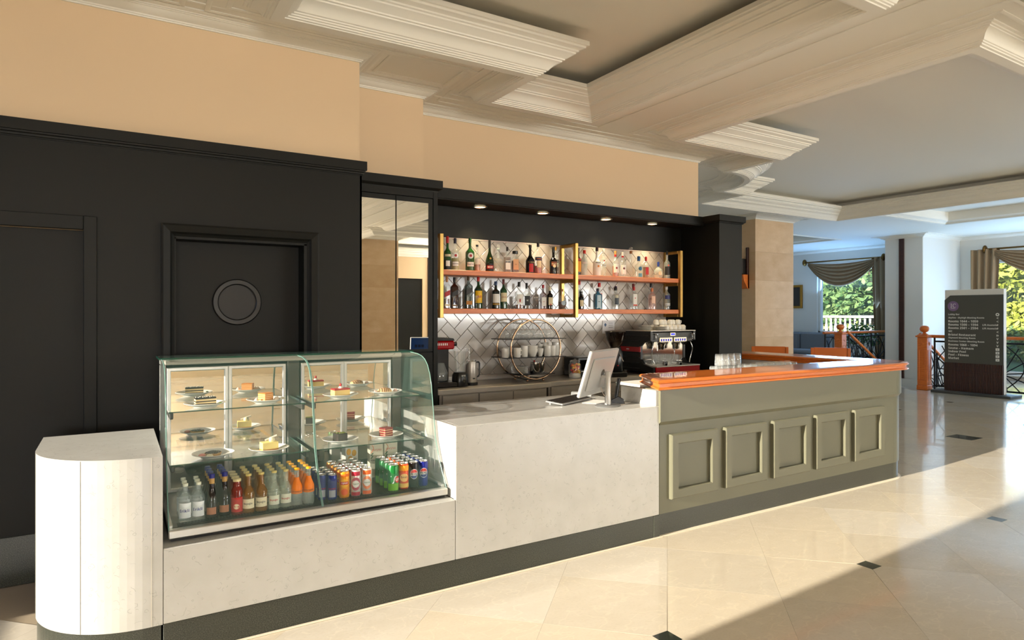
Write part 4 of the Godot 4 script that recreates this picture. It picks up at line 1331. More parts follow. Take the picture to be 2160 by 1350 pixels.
func till() -> void:
	var y := 0.912
	# all-in-one till screen, seen from behind
	var h := V(0.88, 0, -0.476).normalized()
	var back := V(0.476, 0, 0.88).normalized()     # away from the screen face
	var t := thing("till_monitor", "silver all-in-one till computer turned away on the quartz counter", "computer", V(2.93, y, -3.50), atan2(back.x, back.z))
	# local axes now: +z out of the back, +x along the width
	var tilt := Transform3D(Basis(V(1, 0, 0), deg_to_rad(17.0)), V(-0.03, 0.235, -0.055))
	part(t, "base", Geo.new().lathe(V2([0.0, 0.0, 0.118, 0.0, 0.12, 0.003, 0.112, 0.008, 0.0, 0.009]), 32, 0, 0, TAU, Transform3D(), 1.0, 0.72).done(), col(Color(0.62, 0.63, 0.63), 0.3, 0.6))
	part(t, "stand_pole", Geo.new().lathe(V2([0.021, 0.008, 0.021, 0.235, 0.018, 0.24, 0.0, 0.24]), 20).done(), col(Color(0.72, 0.71, 0.69), 0.3, 0.4))
	part(t, "stand_arm", bx(-0.02, 0.19, -0.06, 0.02, 0.215, 0.0, 0.004), col(Color(0.72, 0.71, 0.69), 0.3, 0.4))
	part(t, "housing", Geo.new().box(V(-0.25, -0.165, -0.012), V(0.25, 0.165, 0.012), 0.006, tilt).done(), col(Color(0.72, 0.72, 0.71), 0.32, 0.35))
	part(t, "bulge", Geo.new().box(V(-0.19, -0.12, 0.01), V(0.19, 0.11, 0.022), 0.01, tilt).done(), col(Color(0.72, 0.72, 0.71), 0.32, 0.35))
	var scr := part(t, "screen", Geo.new().box(V(-0.24, -0.135, -0.0135), V(0.24, 0.155, -0.0115), 0.0, tilt).done(), mat("screen", Color(0.02, 0.03, 0.05), 0.1, 0, {"emit": Color(0.10, 0.20, 0.34), "power": 0.6}))
	var g := Geo.new()
	for i in 6:
		for j in 4:
			if (i * 3 + j * 5) % 4 == 0: continue
			g.box(V(-0.2 + i * 0.035, -0.1 + j * 0.05, -0.0145), V(-0.172 + i * 0.035, -0.07 + j * 0.05, -0.0138), 0.0, tilt)
	part(scr, "screen_keys", g.done(), mat("screen_keys", Color(0.02, 0.03, 0.05), 0.2, 0, {"emit": Color(0.05, 0.08, 0.14), "power": 0.6}))
	var logo := part(t, "logo_disc", Geo.new().lathe(V2([0.0, 0.0, 0.026, 0.0, 0.026, 0.002, 0.0, 0.002]), 24, 0, 0, TAU, tilt * Transform3D(Basis(V(1, 0, 0), PI / 2.0), V(0.02, 0.0, 0.022))).done(), col(Color(0.52, 0.50, 0.48), 0.15, 0.8))
	var lt := part(logo, "lettering", lettering("hp", 0.028, 0.034, 0, font_bold), col(Color(0.80, 0.79, 0.77), 0.2, 0.5))
	lt.transform = tilt * Transform3D(Basis(), V(0.02, 0.0, 0.0245))
	var cb := []
	for i in 10: cb.append(V(-0.05 + i * 0.006, 0.13 - 0.06 * sin(i * 0.33), -0.03 + 0.004 * i))
	part(t, "cable", Geo.new().tube(cb, 0.003, 6).done(), col(Color(0.62, 0.56, 0.50), 0.5))
	# keyboard
	var k := thing("keyboard", "slim black and silver keyboard lying before the till screen", "keyboard", V(2.82, y, -3.80), atan2(0.35, 0.80))
	var kt := Transform3D(Basis(V(1, 0, 0), 0.09), V(0, 0.016, 0))
	part(k, "tray", Geo.new().box(V(-0.22, -0.007, -0.07), V(0.22, 0.004, 0.07), 0.003, kt).done(), col(Color(0.70, 0.70, 0.69), 0.35, 0.3))
	g = Geo.new()
	for i in 22:
		for j in 6:
			g.box(V(-0.212 + i * 0.0193, 0.003, -0.062 + j * 0.0205), V(-0.196 + i * 0.0193, 0.008, -0.045 + j * 0.0205), 0.001, kt)
	part(k, "keys", g.done(), M.black_plastic)
	for sx in [-0.17, 0.17]:
		part(k, "foot", bx(sx - 0.01, 0.0, -0.06, sx + 0.01, 0.02, -0.05), col(Color(0.70, 0.70, 0.69), 0.35, 0.3))
	# cordless phone in its cradle
	var p := thing("cordless_phone", "black cordless telephone standing in its charging cradle", "telephone", V(3.06, y, -3.55), -0.5)
	part(p, "cradle", Geo.new().prism(P2([-0.05, 0.0, 0.05, 0.0, 0.04, 0.035, 0.0, 0.055, -0.05, 0.03]), -0.03, 0.03, Transform3D(Basis(Vector3.UP, 0.0), Vector3.ZERO), 0.004).done(), M.black_plastic)
	var pt := Transform3D(Basis(V(0, 0, 1), -0.16), V(0.0, 0.1, 0.0))
	var hs := part(p, "handset", Geo.new().box(V(-0.011, -0.07, -0.023), V(0.011, 0.085, 0.023), 0.008, pt).done(), M.black_plastic)
	part(hs, "display", Geo.new().box(V(-0.0125, 0.03, -0.015), V(-0.0105, 0.055, 0.015), 0.0, pt).done(), col(Color(0.42, 0.46, 0.44), 0.2))
	# sheets of paper and a small card reader
	var sh := thing("paper_sheet", "white paper sheet lying under the till stand", "paper", V(3.02, y, -3.62), 0.5)
	part(sh, "sheet", bx(-0.105, 0.0, -0.148, 0.105, 0.0012, 0.148), col(Color(0.90, 0.89, 0.87), 0.7))
	var cr := thing("card_reader", "grey card reader with a green key beside the keyboard", "card reader", V(3.10, y, -4.02), 0.9)
	part(cr, "body", bx(-0.04, 0.0, -0.08, 0.04, 0.03, 0.08, 0.006), col(Color(0.66, 0.67, 0.67), 0.4))
	part(cr, "keypad", bx(-0.032, 0.03, -0.01, 0.032, 0.033, 0.07, 0.001), col(Color(0.25, 0.26, 0.27), 0.5))
	part(cr, "green_key", bx(-0.03, 0.033, 0.05, -0.01, 0.036, 0.065, 0.001), col(Color(0.15, 0.55, 0.25), 0.5))


func bottle(called: String, label: String, at: Vector3, h: float, w: float, o := {}) -> Node3D:
	var t := thing(called, label, "bottle", at, o.get("turn", -0.3), o.get("group", ""))
	var r := w / 2.0
	var sq: float = o.get("sq", 0.0)
	if sq > 0.0: r *= 0.88
	var sh: float = o.get("sh", 0.55)          # where the shoulder starts, as a share of the height
	var sh2: float = o.get("sh2", sh + 0.17)   # where the neck starts
	var rn: float = r * o.get("neck", 0.36)
	var ch: float = h * o.get("cap_h", 0.12)
	var pr := [Vector2(0.0, 0.003), Vector2(r * 0.82, 0.0), Vector2(r, 0.006), Vector2(r, h * sh)]
	var n := 7
	for k in range(1, n + 1):
		var u := float(k) / n
		var e := (1.0 - cos(u * PI)) / 2.0 if not o.has("round") else sin(u * PI / 2.0)
		if o.has("round"): pr.append(Vector2(lerpf(r, rn, 1.0 - cos(u * PI / 2.0)), lerpf(h * sh, h * sh2, e)))
		else: pr.append(Vector2(lerpf(r, rn, e), lerpf(h * sh, h * sh2, u)))
	pr.append(Vector2(rn * 0.94, h - ch))
	if o.has("belly"):
		pr = [Vector2(0.0, 0.003), Vector2(r * 0.5, 0.0)]
		for k in 11:
			var a := -1.2 + k * 0.24
			pr.append(Vector2(maxf(r * cos(a), rn), h * o.belly * (sin(a) / sin(1.2) + 1.0)))
		pr.append(Vector2(rn, h * sh2)); pr.append(Vector2(rn, h - ch))
	var gc: Color = o.g
	part(t, "glass", Geo.new().lathe(pr, 22, sq).done(), glass("bottle_%s_%d" % [gc.to_html(), int(o.ga * 100)], gc, o.ga))
	if o.has("liq"):
		var lp := []
		var top: float = h * o.fill
		for v in pr:
			if v.y < top: lp.append(Vector2(maxf(v.x - 0.0025, 0.0), v.y + 0.004))
		var last: Vector2 = lp[lp.size() - 1]
		lp.append(Vector2(last.x, top)); lp.append(Vector2(0.0, top))
		part(t, "liquid", Geo.new().lathe(lp, 18, sq).done(), glass("liquid_%s" % o.liq.to_html(), o.liq, o.get("la", 0.85)))
	if o.has("cap"):
		var rc: float = rn * o.get("cap_r", 1.12)
		var y0: float = h - ch
		part(t, "cap", Geo.new().lathe(V2([rn * 0.9, y0, rc, y0, rc * 1.02, y0 + ch * 0.9, rc * 0.9, h, 0.0, h]), 16).done(), col(o.cap, 0.35, o.get("cap_metal", 0.0)))
	if o.has("sleeve"):
		part(t, "neck_sleeve", Geo.new().lathe(V2([rn * 1.06, h * o.sleeve[0], rn * 1.04, h - ch * 0.98]), 16).done(), col(o.sleeve[1], 0.4))
	if o.has("cone"):
		# a label that follows the shoulder
		var cp := []
		for v in pr:
			if v.y >= h * o.cone[0] and v.y <= h * o.cone[1]: cp.append(v + Vector2(0.0006, 0))
		cp.push_front(Vector2(r + 0.0006, h * (o.cone[0] - 0.06)))
		var lb := part(t, "label", Geo.new().lathe(cp, 18, sq, -1.5, 1.5).done(), col(o.cone[2], 0.45))
		words(lb, o.cone[3], r + 0.0012, h * (o.cone[0] + 0.0), r * 0.42, r * 1.9, o.cone[4], font_serif)
	for l in o.get("labels", []):
		var rl := r + 0.0007
		var lb := ring_label(t, rl, h * l[0], h * l[1], l[3], l[2], "label", sq)
		if l[4] != "":
			words(lb, l[4], rl * (1.0 if sq == 0.0 else 1.02) + 0.0005, h * (l[0] + l[1]) / 2.0, minf(h * (l[1] - l[0]) * 0.5, r * 0.7), r * 1.5, l[5])
	for d in o.get("discs", []):
		disc(t, "seal", r + 0.0012, h * d[0], d[1], d[1], d[2])
	return t


func shelves() -> void:
	# two cherry shelves carried by three brass frames
	var t := thing("bottle_shelf", "two-tier cherry wood bottle shelf on square brass frames", "shelf", V(0, 0, -5.486))
	for s in [[2.49, 3.945], [3.985, 5.425]]:
		for y in [1.906, 1.556]:
			part(t, "shelf_board", bx(s[0], y, 0.004, s[1], y + 0.046, 0.246, 0.003), M.cherry_satin)
	for x in [2.448, 3.948, 5.428]:
		var f := part(t, "brass_frame", bx(x, 1.518, 0.226, x + 0.037, 2.27, 0.268, 0.003), M.brass)
		part(f, "back_post", bx(x, 1.518, 0.0, x + 0.037, 2.27, 0.03, 0.003), M.brass)
		for y in [1.518, 1.872, 2.235]:
			part(f, "cross_bar", bx(x, y, 0.03, x + 0.037, y + 0.035, 0.226, 0.003), M.brass)


func bottles() -> void:
	var W := Color(0.92, 0.91, 0.88)
	var clear := Color(0.82, 0.88, 0.86)
	var grn := Color(0.02, 0.30, 0.05)
	var K := Color(0.03, 0.03, 0.03)
	var R := Color(0.70, 0.06, 0.07)
	var cream := Color(0.88, 0.82, 0.66)
	var gold := Color(0.72, 0.55, 0.22)
	var amber := Color(0.52, 0.20, 0.04)
	var up := 1.952
	var lo := 1.602
	var grp := "spirit bottles on the cherry shelves"
	var L := [
		[2.590, up, 0.312, 0.066, "green vermouth bottle with a red neck and dark foot", {"g": grn, "ga": 0.85, "sh": 0.5, "neck": 0.36, "cap": R, "cap_h": 0.20, "labels": [[0.40, 0.47, Color(0.80, 0.75, 0.62), 0.9, "", K], [0.0, 0.30, Color(0.05, 0.06, 0.05), 3.1, "", K], [0.12, 0.28, W, 0.6, "", K]]}],
		[2.668, up, 0.300, 0.076, "clear vermouth bottle with a round white seal", {"g": clear, "ga": 0.18, "sh": 0.55, "liq": Color(0.62, 0.56, 0.20), "fill": 0.38, "neck": 0.32, "cap": Color(0.12, 0.13, 0.22), "cap_h": 0.16, "labels": [[0.14, 0.27, W, 0.8, "MARTINI", Color(0.2, 0.2, 0.2)]], "discs": [[0.46, 0.026, W], [0.46, 0.012, R]]}],
		[2.823, up, 0.310, 0.085, "bright green vermouth bottle with a round white seal", {"g": grn, "ga": 0.8, "sh": 0.55, "neck": 0.3, "cap": Color(0.10, 0.30, 0.16), "cap_h": 0.14, "labels": [[0.14, 0.27, W, 0.8, "MARTINI", Color(0.2, 0.2, 0.2)]], "discs": [[0.46, 0.028, W], [0.46, 0.013, R]]}],
		[2.899, up, 0.252, 0.062, "small clear bottle half full of amber with a dark cap", {"g": clear, "ga": 0.2, "sh": 0.5, "liq": Color(0.70, 0.34, 0.05), "fill": 0.32, "neck": 0.36, "cap": K, "cap_h": 0.07, "labels": [[0.26, 0.46, Color(0.88, 0.84, 0.78), 0.9, "", R]]}],
		[3.034, up, 0.303, 0.080, "dark green cognac bottle with a gold medallion and red label", {"g": Color(0.05, 0.13, 0.03), "ga": 0.92, "sh": 0.30, "sh2": 0.70, "neck": 0.28, "cap": K, "cap_h": 0.24, "labels": [[0.03, 0.26, K, 1.3, "", K], [0.10, 0.20, R, 0.9, "REMY", W]], "discs": [[0.42, 0.010, gold]]}],
		[3.131, up, 0.232, 0.095, "empty crystal decanter with a round ball stopper", {"g": clear, "ga": 0.16, "sh": 0.50, "sh2": 0.62, "neck": 0.3, "cap": Color(0.80, 0.86, 0.84), "cap_h": 0.05, "decanter": true}],
		[3.231, up, 0.249, 0.074, "square bottle of red bourbon with a white label", {"sq": 1.0, "g": clear, "ga": 0.2, "sh": 0.64, "sh2": 0.74, "neck": 0.3, "liq": Color(0.42, 0.04, 0.05), "fill": 0.60, "cap": Color(0.16, 0.10, 0.07), "cap_h": 0.16, "labels": [[0.12, 0.46, W, 0.62, "", K], [0.38, 0.44, Color(0.10, 0.14, 0.34), 0.62, "", W]]}],
		[3.320, up, 0.215, 0.078, "square amber liqueur bottle with a wide black cap", {"sq": 1.0, "g": clear, "ga": 0.2, "sh": 0.66, "sh2": 0.8, "neck": 0.34, "liq": Color(0.46, 0.15, 0.04), "fill": 0.55, "cap": Color(0.06, 0.05, 0.04), "cap_h": 0.13, "cap_r": 2.3, "labels": [[0.14, 0.62, Color(0.86, 0.66, 0.48), 0.66, "DISARONNO", Color(0.35, 0.16, 0.08)]]}],
		[3.496, up, 0.284, 0.090, "black coffee liqueur bottle with a red pointed label", {"g": K, "ga": 0.97, "sh": 0.42, "sh2": 0.68, "neck": 0.30, "cap": Color(0.10, 0.05, 0.05), "cap_h": 0.10, "labels": [[0.05, 0.34, R, 0.5, "", gold], [0.34, 0.44, K, 1.0, "Tia Maria", gold]]}],
		[3.590, up, 0.313, 0.077, "clear bottle of red aperitif with a blue and orange label", {"g": clear, "ga": 0.18, "sh": 0.52, "neck": 0.32, "liq": Color(0.72, 0.03, 0.05), "fill": 0.26, "cap": K, "cap_h": 0.14, "labels": [[0.42, 0.53, Color(0.07, 0.10, 0.28), 1.1, "APEROL", Color(0.92, 0.50, 0.08)], [0.20, 0.42, cream, 0.6, "", K]]}],
		[3.776, up, 0.279, 0.077, "black cream liqueur bottle with a round tan picture label", {"g": Color(0.05, 0.03, 0.03), "ga": 0.97, "sh": 0.48, "sh2": 0.66, "neck": 0.34, "cap": K, "cap_h": 0.2, "labels": [[0.30, 0.46, Color(0.50, 0.26, 0.14), 0.8, "BAILEYS", cream]], "discs": [[0.30, 0.016, cream]]}],
		[3.855, up, 0.290, 0.060, "clear bottle of crimson bitters with a pale label", {"z": -5.43, "g": clear, "ga": 0.2, "sh": 0.56, "neck": 0.34, "liq": Color(0.42, 0.02, 0.06), "fill": 0.28, "cap": gold, "cap_h": 0.12, "labels": [[0.44, 0.54, K, 1.0, "CAMPARI", W], [0.28, 0.44, Color(0.80, 0.86, 0.78), 0.9, "", K]]}],
		[2.585, lo, 0.295, 0.068, "square whisky bottle with a slanted red label and wood stopper", {"sq": 1.0, "g": clear, "ga": 0.22, "sh": 0.68, "sh2": 0.80, "neck": 0.36, "liq": Color(0.46, 0.16, 0.04), "fill": 0.30, "cap": Color(0.72, 0.52, 0.36), "cap_h": 0.18, "slant": [0.46, Color(0.70, 0.08, 0.07)], "labels": [[0.08, 0.13, cream, 0.7, "", K]]}],
		[2.660, lo, 0.288, 0.078, "square dark brown whisky bottle with a slanted black label", {"sq": 1.0, "g": Color(0.20, 0.06, 0.02), "ga": 0.9, "sh": 0.68, "sh2": 0.80, "neck": 0.32, "cap": K, "cap_h": 0.16, "slant": [0.48, K], "labels": [[0.08, 0.12, Color(0.50, 0.36, 0.18), 0.7, "", K]]}],
		[2.807, lo, 0.309, 0.086, "square blue-green whisky bottle with a slanted dark label", {"sq": 1.0, "g": Color(0.16, 0.28, 0.26), "ga": 0.6, "sh": 0.66, "sh2": 0.80, "neck": 0.3, "liq": Color(0.20, 0.09, 0.03), "fill": 0.36, "cap": Color(0.34, 0.24, 0.13), "cap_h": 0.15, "slant": [0.52, Color(0.07, 0.07, 0.08)], "labels": [[0.12, 0.23, Color(0.72, 0.46, 0.10), 0.6, "", K]]}],
		[2.912, lo, 0.300, 0.077, "green whisky bottle with a large yellow label and red cap", {"g": Color(0.02, 0.22, 0.06), "ga": 0.88, "sh": 0.58, "neck": 0.32, "cap": R, "cap_h": 0.14, "labels": [[0.18, 0.56, Color(0.92, 0.72, 0.06), 0.95, "J&B", R]]}],
		[3.102, lo, 0.262, 0.074, "dark green malt bottle with a white label and blue cap", {"g": Color(0.03, 0.08, 0.04), "ga": 0.93, "sh": 0.62, "sh2": 0.74, "neck": 0.36, "cap": Color(0.12, 0.24, 0.42), "cap_h": 0.14, "labels": [[0.22, 0.54, W, 1.1, "", K], [0.14, 0.20, gold, 1.1, "", K]]}],
		[3.188, lo, 0.286, 0.068, "green whiskey bottle with a cream label and wine red cap", {"g": Color(0.03, 0.26, 0.06), "ga": 0.88, "sh": 0.60, "neck": 0.32, "cap": Color(0.38, 0.05, 0.05), "cap_h": 0.18, "labels": [[0.24, 0.54, cream, 1.1, "JAMESON", R]]}],
		[3.366, lo, 0.265, 0.088, "clear bourbon bottle with a broad white label and black cap", {"sq": 0.7, "g": clear, "ga": 0.2, "sh": 0.58, "sh2": 0.74, "neck": 0.32, "liq": amber, "fill": 0.16, "cap": K, "cap_h": 0.18, "labels": [[0.18, 0.54, W, 0.72, "JIM BEAM", K]], "discs": [[0.30, 0.014, R]]}],
		[3.454, lo, 0.256, 0.072, "square whiskey bottle with a black label and black neck", {"sq": 1.0, "g": clear, "ga": 0.22, "sh": 0.62, "sh2": 0.74, "neck": 0.34, "liq": Color(0.34, 0.14, 0.05), "fill": 0.14, "cap": K, "cap_h": 0.22, "labels": [[0.14, 0.50, K, 0.75, "JACK", W]]}],
		[3.650, lo, 0.243, 0.073, "amber whisky bottle with a white and red label and red cap", {"sq": 0.8, "g": Color(0.40, 0.14, 0.03), "ga": 0.6, "sh": 0.58, "sh2": 0.72, "neck": 0.34, "cap": R, "cap_h": 0.14, "labels": [[0.12, 0.48, W, 0.62, "PASSPORT", R]]}],
		[3.733, lo, 0.225, 0.066, "dark brown whisky bottle with a pale shield label and white cap", {"sq": 0.6, "g": Color(0.06, 0.035, 0.02), "ga": 0.95, "sh": 0.62, "sh2": 0.74, "neck": 0.36, "cap": Color(0.85, 0.82, 0.70), "cap_h": 0.18, "labels": [[0.18, 0.52, cream, 0.7, "", R]], "discs": [[0.20, 0.008, R]]}],
		[3.888, lo, 0.205, 0.088, "squat round amber bottle with an oval label and cork", {"g": clear, "ga": 0.22, "belly": 0.34, "sh2": 0.72, "neck": 0.22, "liq": Color(0.40, 0.13, 0.03), "fill": 0.36, "cap": Color(0.78, 0.60, 0.36), "cap_h": 0.12, "discs": [[0.30, 0.024, Color(0.70, 0.78, 0.82)]]}],
		[4.105, up, 0.287, 0.062, "rum bottle with an orange pictorial label and dark foot", {"z": -5.38, "g": Color(0.22, 0.08, 0.03), "ga": 0.9, "sh": 0.56, "neck": 0.4, "cap": K, "cap_h": 0.1, "labels": [[0.14, 0.52, Color(0.90, 0.60, 0.05), 1.3, "", R], [0.54, 0.62, R, 1.2, "", W]]}],
		[4.172, up, 0.267, 0.064, "frosted bottle with a bright red cap", {"g": Color(0.78, 0.80, 0.76), "ga": 0.6, "sh": 0.62, "neck": 0.42, "cap": Color(0.78, 0.10, 0.06), "cap_h": 0.14, "labels": [[0.46, 0.54, Color(0.82, 0.80, 0.76), 1.0, "", R]]}],
		[4.340, up, 0.307, 0.088, "opaque white coconut rum bottle with a dark cap", {"g": Color(0.90, 0.90, 0.87), "ga": 0.98, "sh": 0.40, "sh2": 0.66, "neck": 0.32, "cap": Color(0.16, 0.06, 0.08), "cap_h": 0.14, "labels": [[0.42, 0.50, W, 1.0, "MALIBU", Color(0.10, 0.09, 0.08)]], "discs": [[0.34, 0.012, Color(0.82, 0.50, 0.10)]]}],
		[4.427, up, 0.296, 0.062, "clear white rum bottle with a red round emblem", {"g": Color(0.78, 0.88, 0.80), "ga": 0.22, "sh": 0.58, "neck": 0.36, "cap": Color(0.85, 0.84, 0.82), "cap_h": 0.14, "labels": [[0.34, 0.46, Color(0.86, 0.88, 0.84), 0.9, "BACARDI", K]], "discs": [[0.56, 0.009, R]]}],
		[4.595, up, 0.280, 0.070, "spiced rum bottle with amber liquor and a red figure label", {"g": clear, "ga": 0.2, "sh": 0.58, "neck": 0.34, "liq": Color(0.70, 0.32, 0.05), "fill": 0.42, "cap": Color(0.70, 0.50, 0.26), "cap_h": 0.14, "sleeve": [0.78, R], "labels": [[0.16, 0.50, W, 1.0, "", K]], "discs": [[0.34, 0.012, Color(0.55, 0.12, 0.08)]]}],
		[4.698, up, 0.276, 0.072, "white rum bottle with a red figure label and white cap", {"g": clear, "ga": 0.2, "sh": 0.58, "neck": 0.34, "cap": Color(0.86, 0.85, 0.82), "cap_h": 0.16, "sleeve": [0.78, R], "labels": [[0.12, 0.48, W, 1.0, "", K]], "discs": [[0.34, 0.012, Color(0.42, 0.10, 0.08)]]}],
		[4.815, up, 0.290, 0.110, "empty flat-bottomed glass decanter with a cork and crystal stopper", {"g": clear, "ga": 0.14, "sh": 0.05, "sh2": 0.22, "neck": 0.24, "cap": Color(0.62, 0.40, 0.22), "cap_h": 0.10, "decanter": true}],
		[4.930, up, 0.239, 0.088, "clear tequila bottle with a blue emblem and blue cap", {"g": Color(0.78, 0.86, 0.80), "ga": 0.24, "sh": 0.56, "sh2": 0.72, "neck": 0.36, "cap": Color(0.06, 0.30, 0.52), "cap_h": 0.22, "discs": [[0.42, 0.022, Color(0.10, 0.40, 0.55)]], "labels": [[0.04, 0.20, Color(0.36, 0.60, 0.68), 0.5, "", W]]}],
		[5.037, up, 0.239, 0.072, "golden tequila bottle with a red label and red cap", {"sq": 0.8, "g": clear, "ga": 0.22, "sh": 0.60, "sh2": 0.72, "neck": 0.36, "liq": Color(0.66, 0.44, 0.12), "fill": 0.52, "cap": R, "cap_h": 0.2, "labels": [[0.16, 0.50, Color(0.74, 0.06, 0.07), 0.5, "", W]]}],
		[5.225, up, 0.189, 0.108, "squat round tequila bottle with a cream oval label and blue neck", {"g": Color(0.80, 0.88, 0.86), "ga": 0.3, "belly": 0.32, "sh2": 0.68, "neck": 0.22, "cap": Color(0.10, 0.20, 0.50), "cap_h": 0.28, "discs": [[0.32, 0.024, cream]]}],
		[5.360, up, 0.320, 0.072, "tall clear vodka bottle with a black printed label", {"g": Color(0.70, 0.74, 0.74), "ga": 0.3, "sh": 0.54, "neck": 0.3, "cap": K, "cap_h": 0.14, "sleeve": [0.70, Color(0.55, 0.55, 0.55)], "labels": [[0.14, 0.44, Color(0.12, 0.11, 0.11), 1.2, "", W]], "discs": [[0.48, 0.010, Color(0.80, 0.28, 0.10)]]}],
		[4.105, lo, 0.185, 0.056, "short black gin bottle with a pale diamond label", {"z": -5.33, "g": K, "ga": 0.96, "sh": 0.62, "sh2": 0.76, "neck": 0.5, "cap": K, "cap_h": 0.12, "labels": [[0.16, 0.50, cream, 0.7, "", K]]}],
		[4.150, lo, 0.298, 0.076, "clear gin bottle with a dark dotted print and red cap", {"z": -5.42, "g": clear, "ga": 0.22, "sh": 0.66, "sh2": 0.78, "neck": 0.36, "cap": R, "cap_h": 0.14, "labels": [[0.30, 0.36, K, 0.5, "", W]], "discs": [[0.56, 0.006, R]]}],
		[4.326, lo, 0.218, 0.088, "square sky blue gin bottle with a pale label", {"z": -5.33, "sq": 1.0, "g": Color(0.03, 0.48, 0.62), "ga": 0.72, "sh": 0.70, "sh2": 0.82, "neck": 0.34, "cap": Color(0.10, 0.10, 0.20), "cap_h": 0.14, "labels": [[0.06, 0.68, Color(0.76, 0.86, 0.90), 0.5, "BOMBAY", Color(0.10, 0.20, 0.40)]]}],
		[4.420, lo, 0.285, 0.070, "clear gin bottle with a red edged diamond label", {"z": -5.42, "g": clear, "ga": 0.2, "sh": 0.64, "sh2": 0.8, "neck": 0.40, "cap": Color(0.74, 0.07, 0.06), "cap_h": 0.16, "labels": [[0.10, 0.60, Color(0.80, 0.26, 0.16), 0.62, "", K], [0.14, 0.56, W, 0.52, "GORDON'S", R]]}],
		[4.570, lo, 0.235, 0.084, "clear vodka bottle with dark window print and black cap", {"z": -5.33, "g": clear, "ga": 0.22, "sh": 0.60, "sh2": 0.74, "neck": 0.36, "cap": K, "cap_h": 0.14, "labels": [[0.22, 0.52, Color(0.24, 0.28, 0.32), 0.55, "", W]]}],
		[4.660, lo, 0.255, 0.062, "slim clear bottle with a purple cap and cream label", {"z": -5.43, "g": clear, "ga": 0.2, "sh": 0.62, "sh2": 0.76, "neck": 0.38, "cap": Color(0.22, 0.10, 0.30), "cap_h": 0.16, "labels": [[0.44, 0.62, cream, 0.8, "", R]]}],
		[4.831, lo, 0.247, 0.084, "square clear gin bottle with a white label and red numeral", {"z": -5.33, "sq": 1.0, "g": clear, "ga": 0.2, "sh": 0.66, "sh2": 0.78, "neck": 0.34, "cap": R, "cap_h": 0.16, "labels": [[0.22, 0.68, W, 0.55, "", R], [0.16, 0.22, Color(0.84, 0.30, 0.20), 0.55, "", W]], "discs": [[0.5, 0.006, R]]}],
		[4.915, lo, 0.288, 0.066, "clear vodka bottle with a red crest label and maroon cap", {"z": -5.43, "g": clear, "ga": 0.2, "sh": 0.62, "sh2": 0.78, "neck": 0.38, "cap": Color(0.44, 0.05, 0.08), "cap_h": 0.2, "labels": [[0.26, 0.58, W, 0.8, "", R]], "discs": [[0.44, 0.010, R]]}],
		[5.100, lo, 0.239, 0.086, "pale pink gin bottle with a pink label and copper cap", {"z": -5.33, "sq": 0.7, "g": Color(0.86, 0.62, 0.54), "ga": 0.35, "sh": 0.66, "sh2": 0.8, "neck": 0.34, "cap": Color(0.82, 0.46, 0.26), "cap_h": 0.16, "labels": [[0.28, 0.62, Color(0.92, 0.76, 0.66), 0.5, "", R]]}],
		[5.180, lo, 0.300, 0.068, "clear grey vodka bottle with a black band and dark cap", {"z": -5.43, "g": Color(0.72, 0.74, 0.74), "ga": 0.28, "sh": 0.62, "sh2": 0.78, "neck": 0.38, "cap": Color(0.14, 0.10, 0.10), "cap_h": 0.16, "labels": [[0.38, 0.44, K, 0.9, "", W]]}],
		[5.350, lo, 0.262, 0.086, "clear vodka bottle with blue lettering band and silver cap", {"g": clear, "ga": 0.2, "sh": 0.66, "sh2": 0.78, "neck": 0.34, "cap": Color(0.82, 0.82, 0.82), "cap_h": 0.12, "labels": [[0.46, 0.62, Color(0.14, 0.16, 0.42), 0.8, "", W], [0.18, 0.28, W, 0.8, "ABSOLUT", Color(0.10, 0.14, 0.40)]]}],
	]
	for b in L:
		var o: Dictionary = b[5]
		o["group"] = grp
		var called := "decanter" if o.has("decanter") else "spirit_bottle"
		var t := bottle(called, b[4], V(b[0], b[1] + 0.001, o.get("z", -5.36)), b[2], b[3], o)
		var h: float = b[2]
		var r: float = b[3] / 2.0
		if o.has("decanter"):
			part(t, "stopper", Geo.new().ball(V(0, h + r * 0.42, 0), Vector3.ONE * r * 0.42, 12).done(), M.tumbler)
		if o.has("slant"):
			# a band wrapped askew round the square bottle
			var rr := r * 0.88 + 0.001
			var g := Geo.new()
			var y: float = h * o.slant[0]
			g.s.set_smooth_group(1)
			for k in 12:
				var q := []
				for e in [[k, -1], [k + 1, -1], [k + 1, 1], [k, 1]]:
					var a: float = -0.75 + 1.5 * e[0] / 12.0
					var f := minf(1.0 / maxf(absf(sin(a)), absf(cos(a))), 1.24)
					q.append(V(rr * f * sin(a), y + a * rr * 0.55 + e[1] * h * 0.075, rr * f * cos(a)))
				g.qn(q[0], q[1], q[2], q[3], V(0, 0, 1))
			part(t, "label", g.done(), col(o.slant[1], 0.45))
	# stemmed glasses between the lower bottles
	var proto: Node3D = null
	for x in [2.862, 3.276, 3.540]:
		if proto:
			copy_of(proto, V(x, lo + 0.001, -5.31))
			continue
		proto = thing("cocktail_glass", "small stemmed cocktail glass standing between whisky bottles", "glass", V(x, lo + 0.001, -5.31), 0, "cocktail glasses on the lower shelf")
		part(proto, "bowl", Geo.new().lathe(V2([0.005, 0.075, 0.022, 0.088, 0.028, 0.108, 0.0265, 0.122]), 16).done(), M.tumbler)
		part(proto, "stem", Geo.new().lathe(V2([0.0, 0.0, 0.026, 0.0, 0.026, 0.002, 0.004, 0.008, 0.0028, 0.03, 0.003, 0.068, 0.006, 0.076]), 14).done(), M.tumbler)


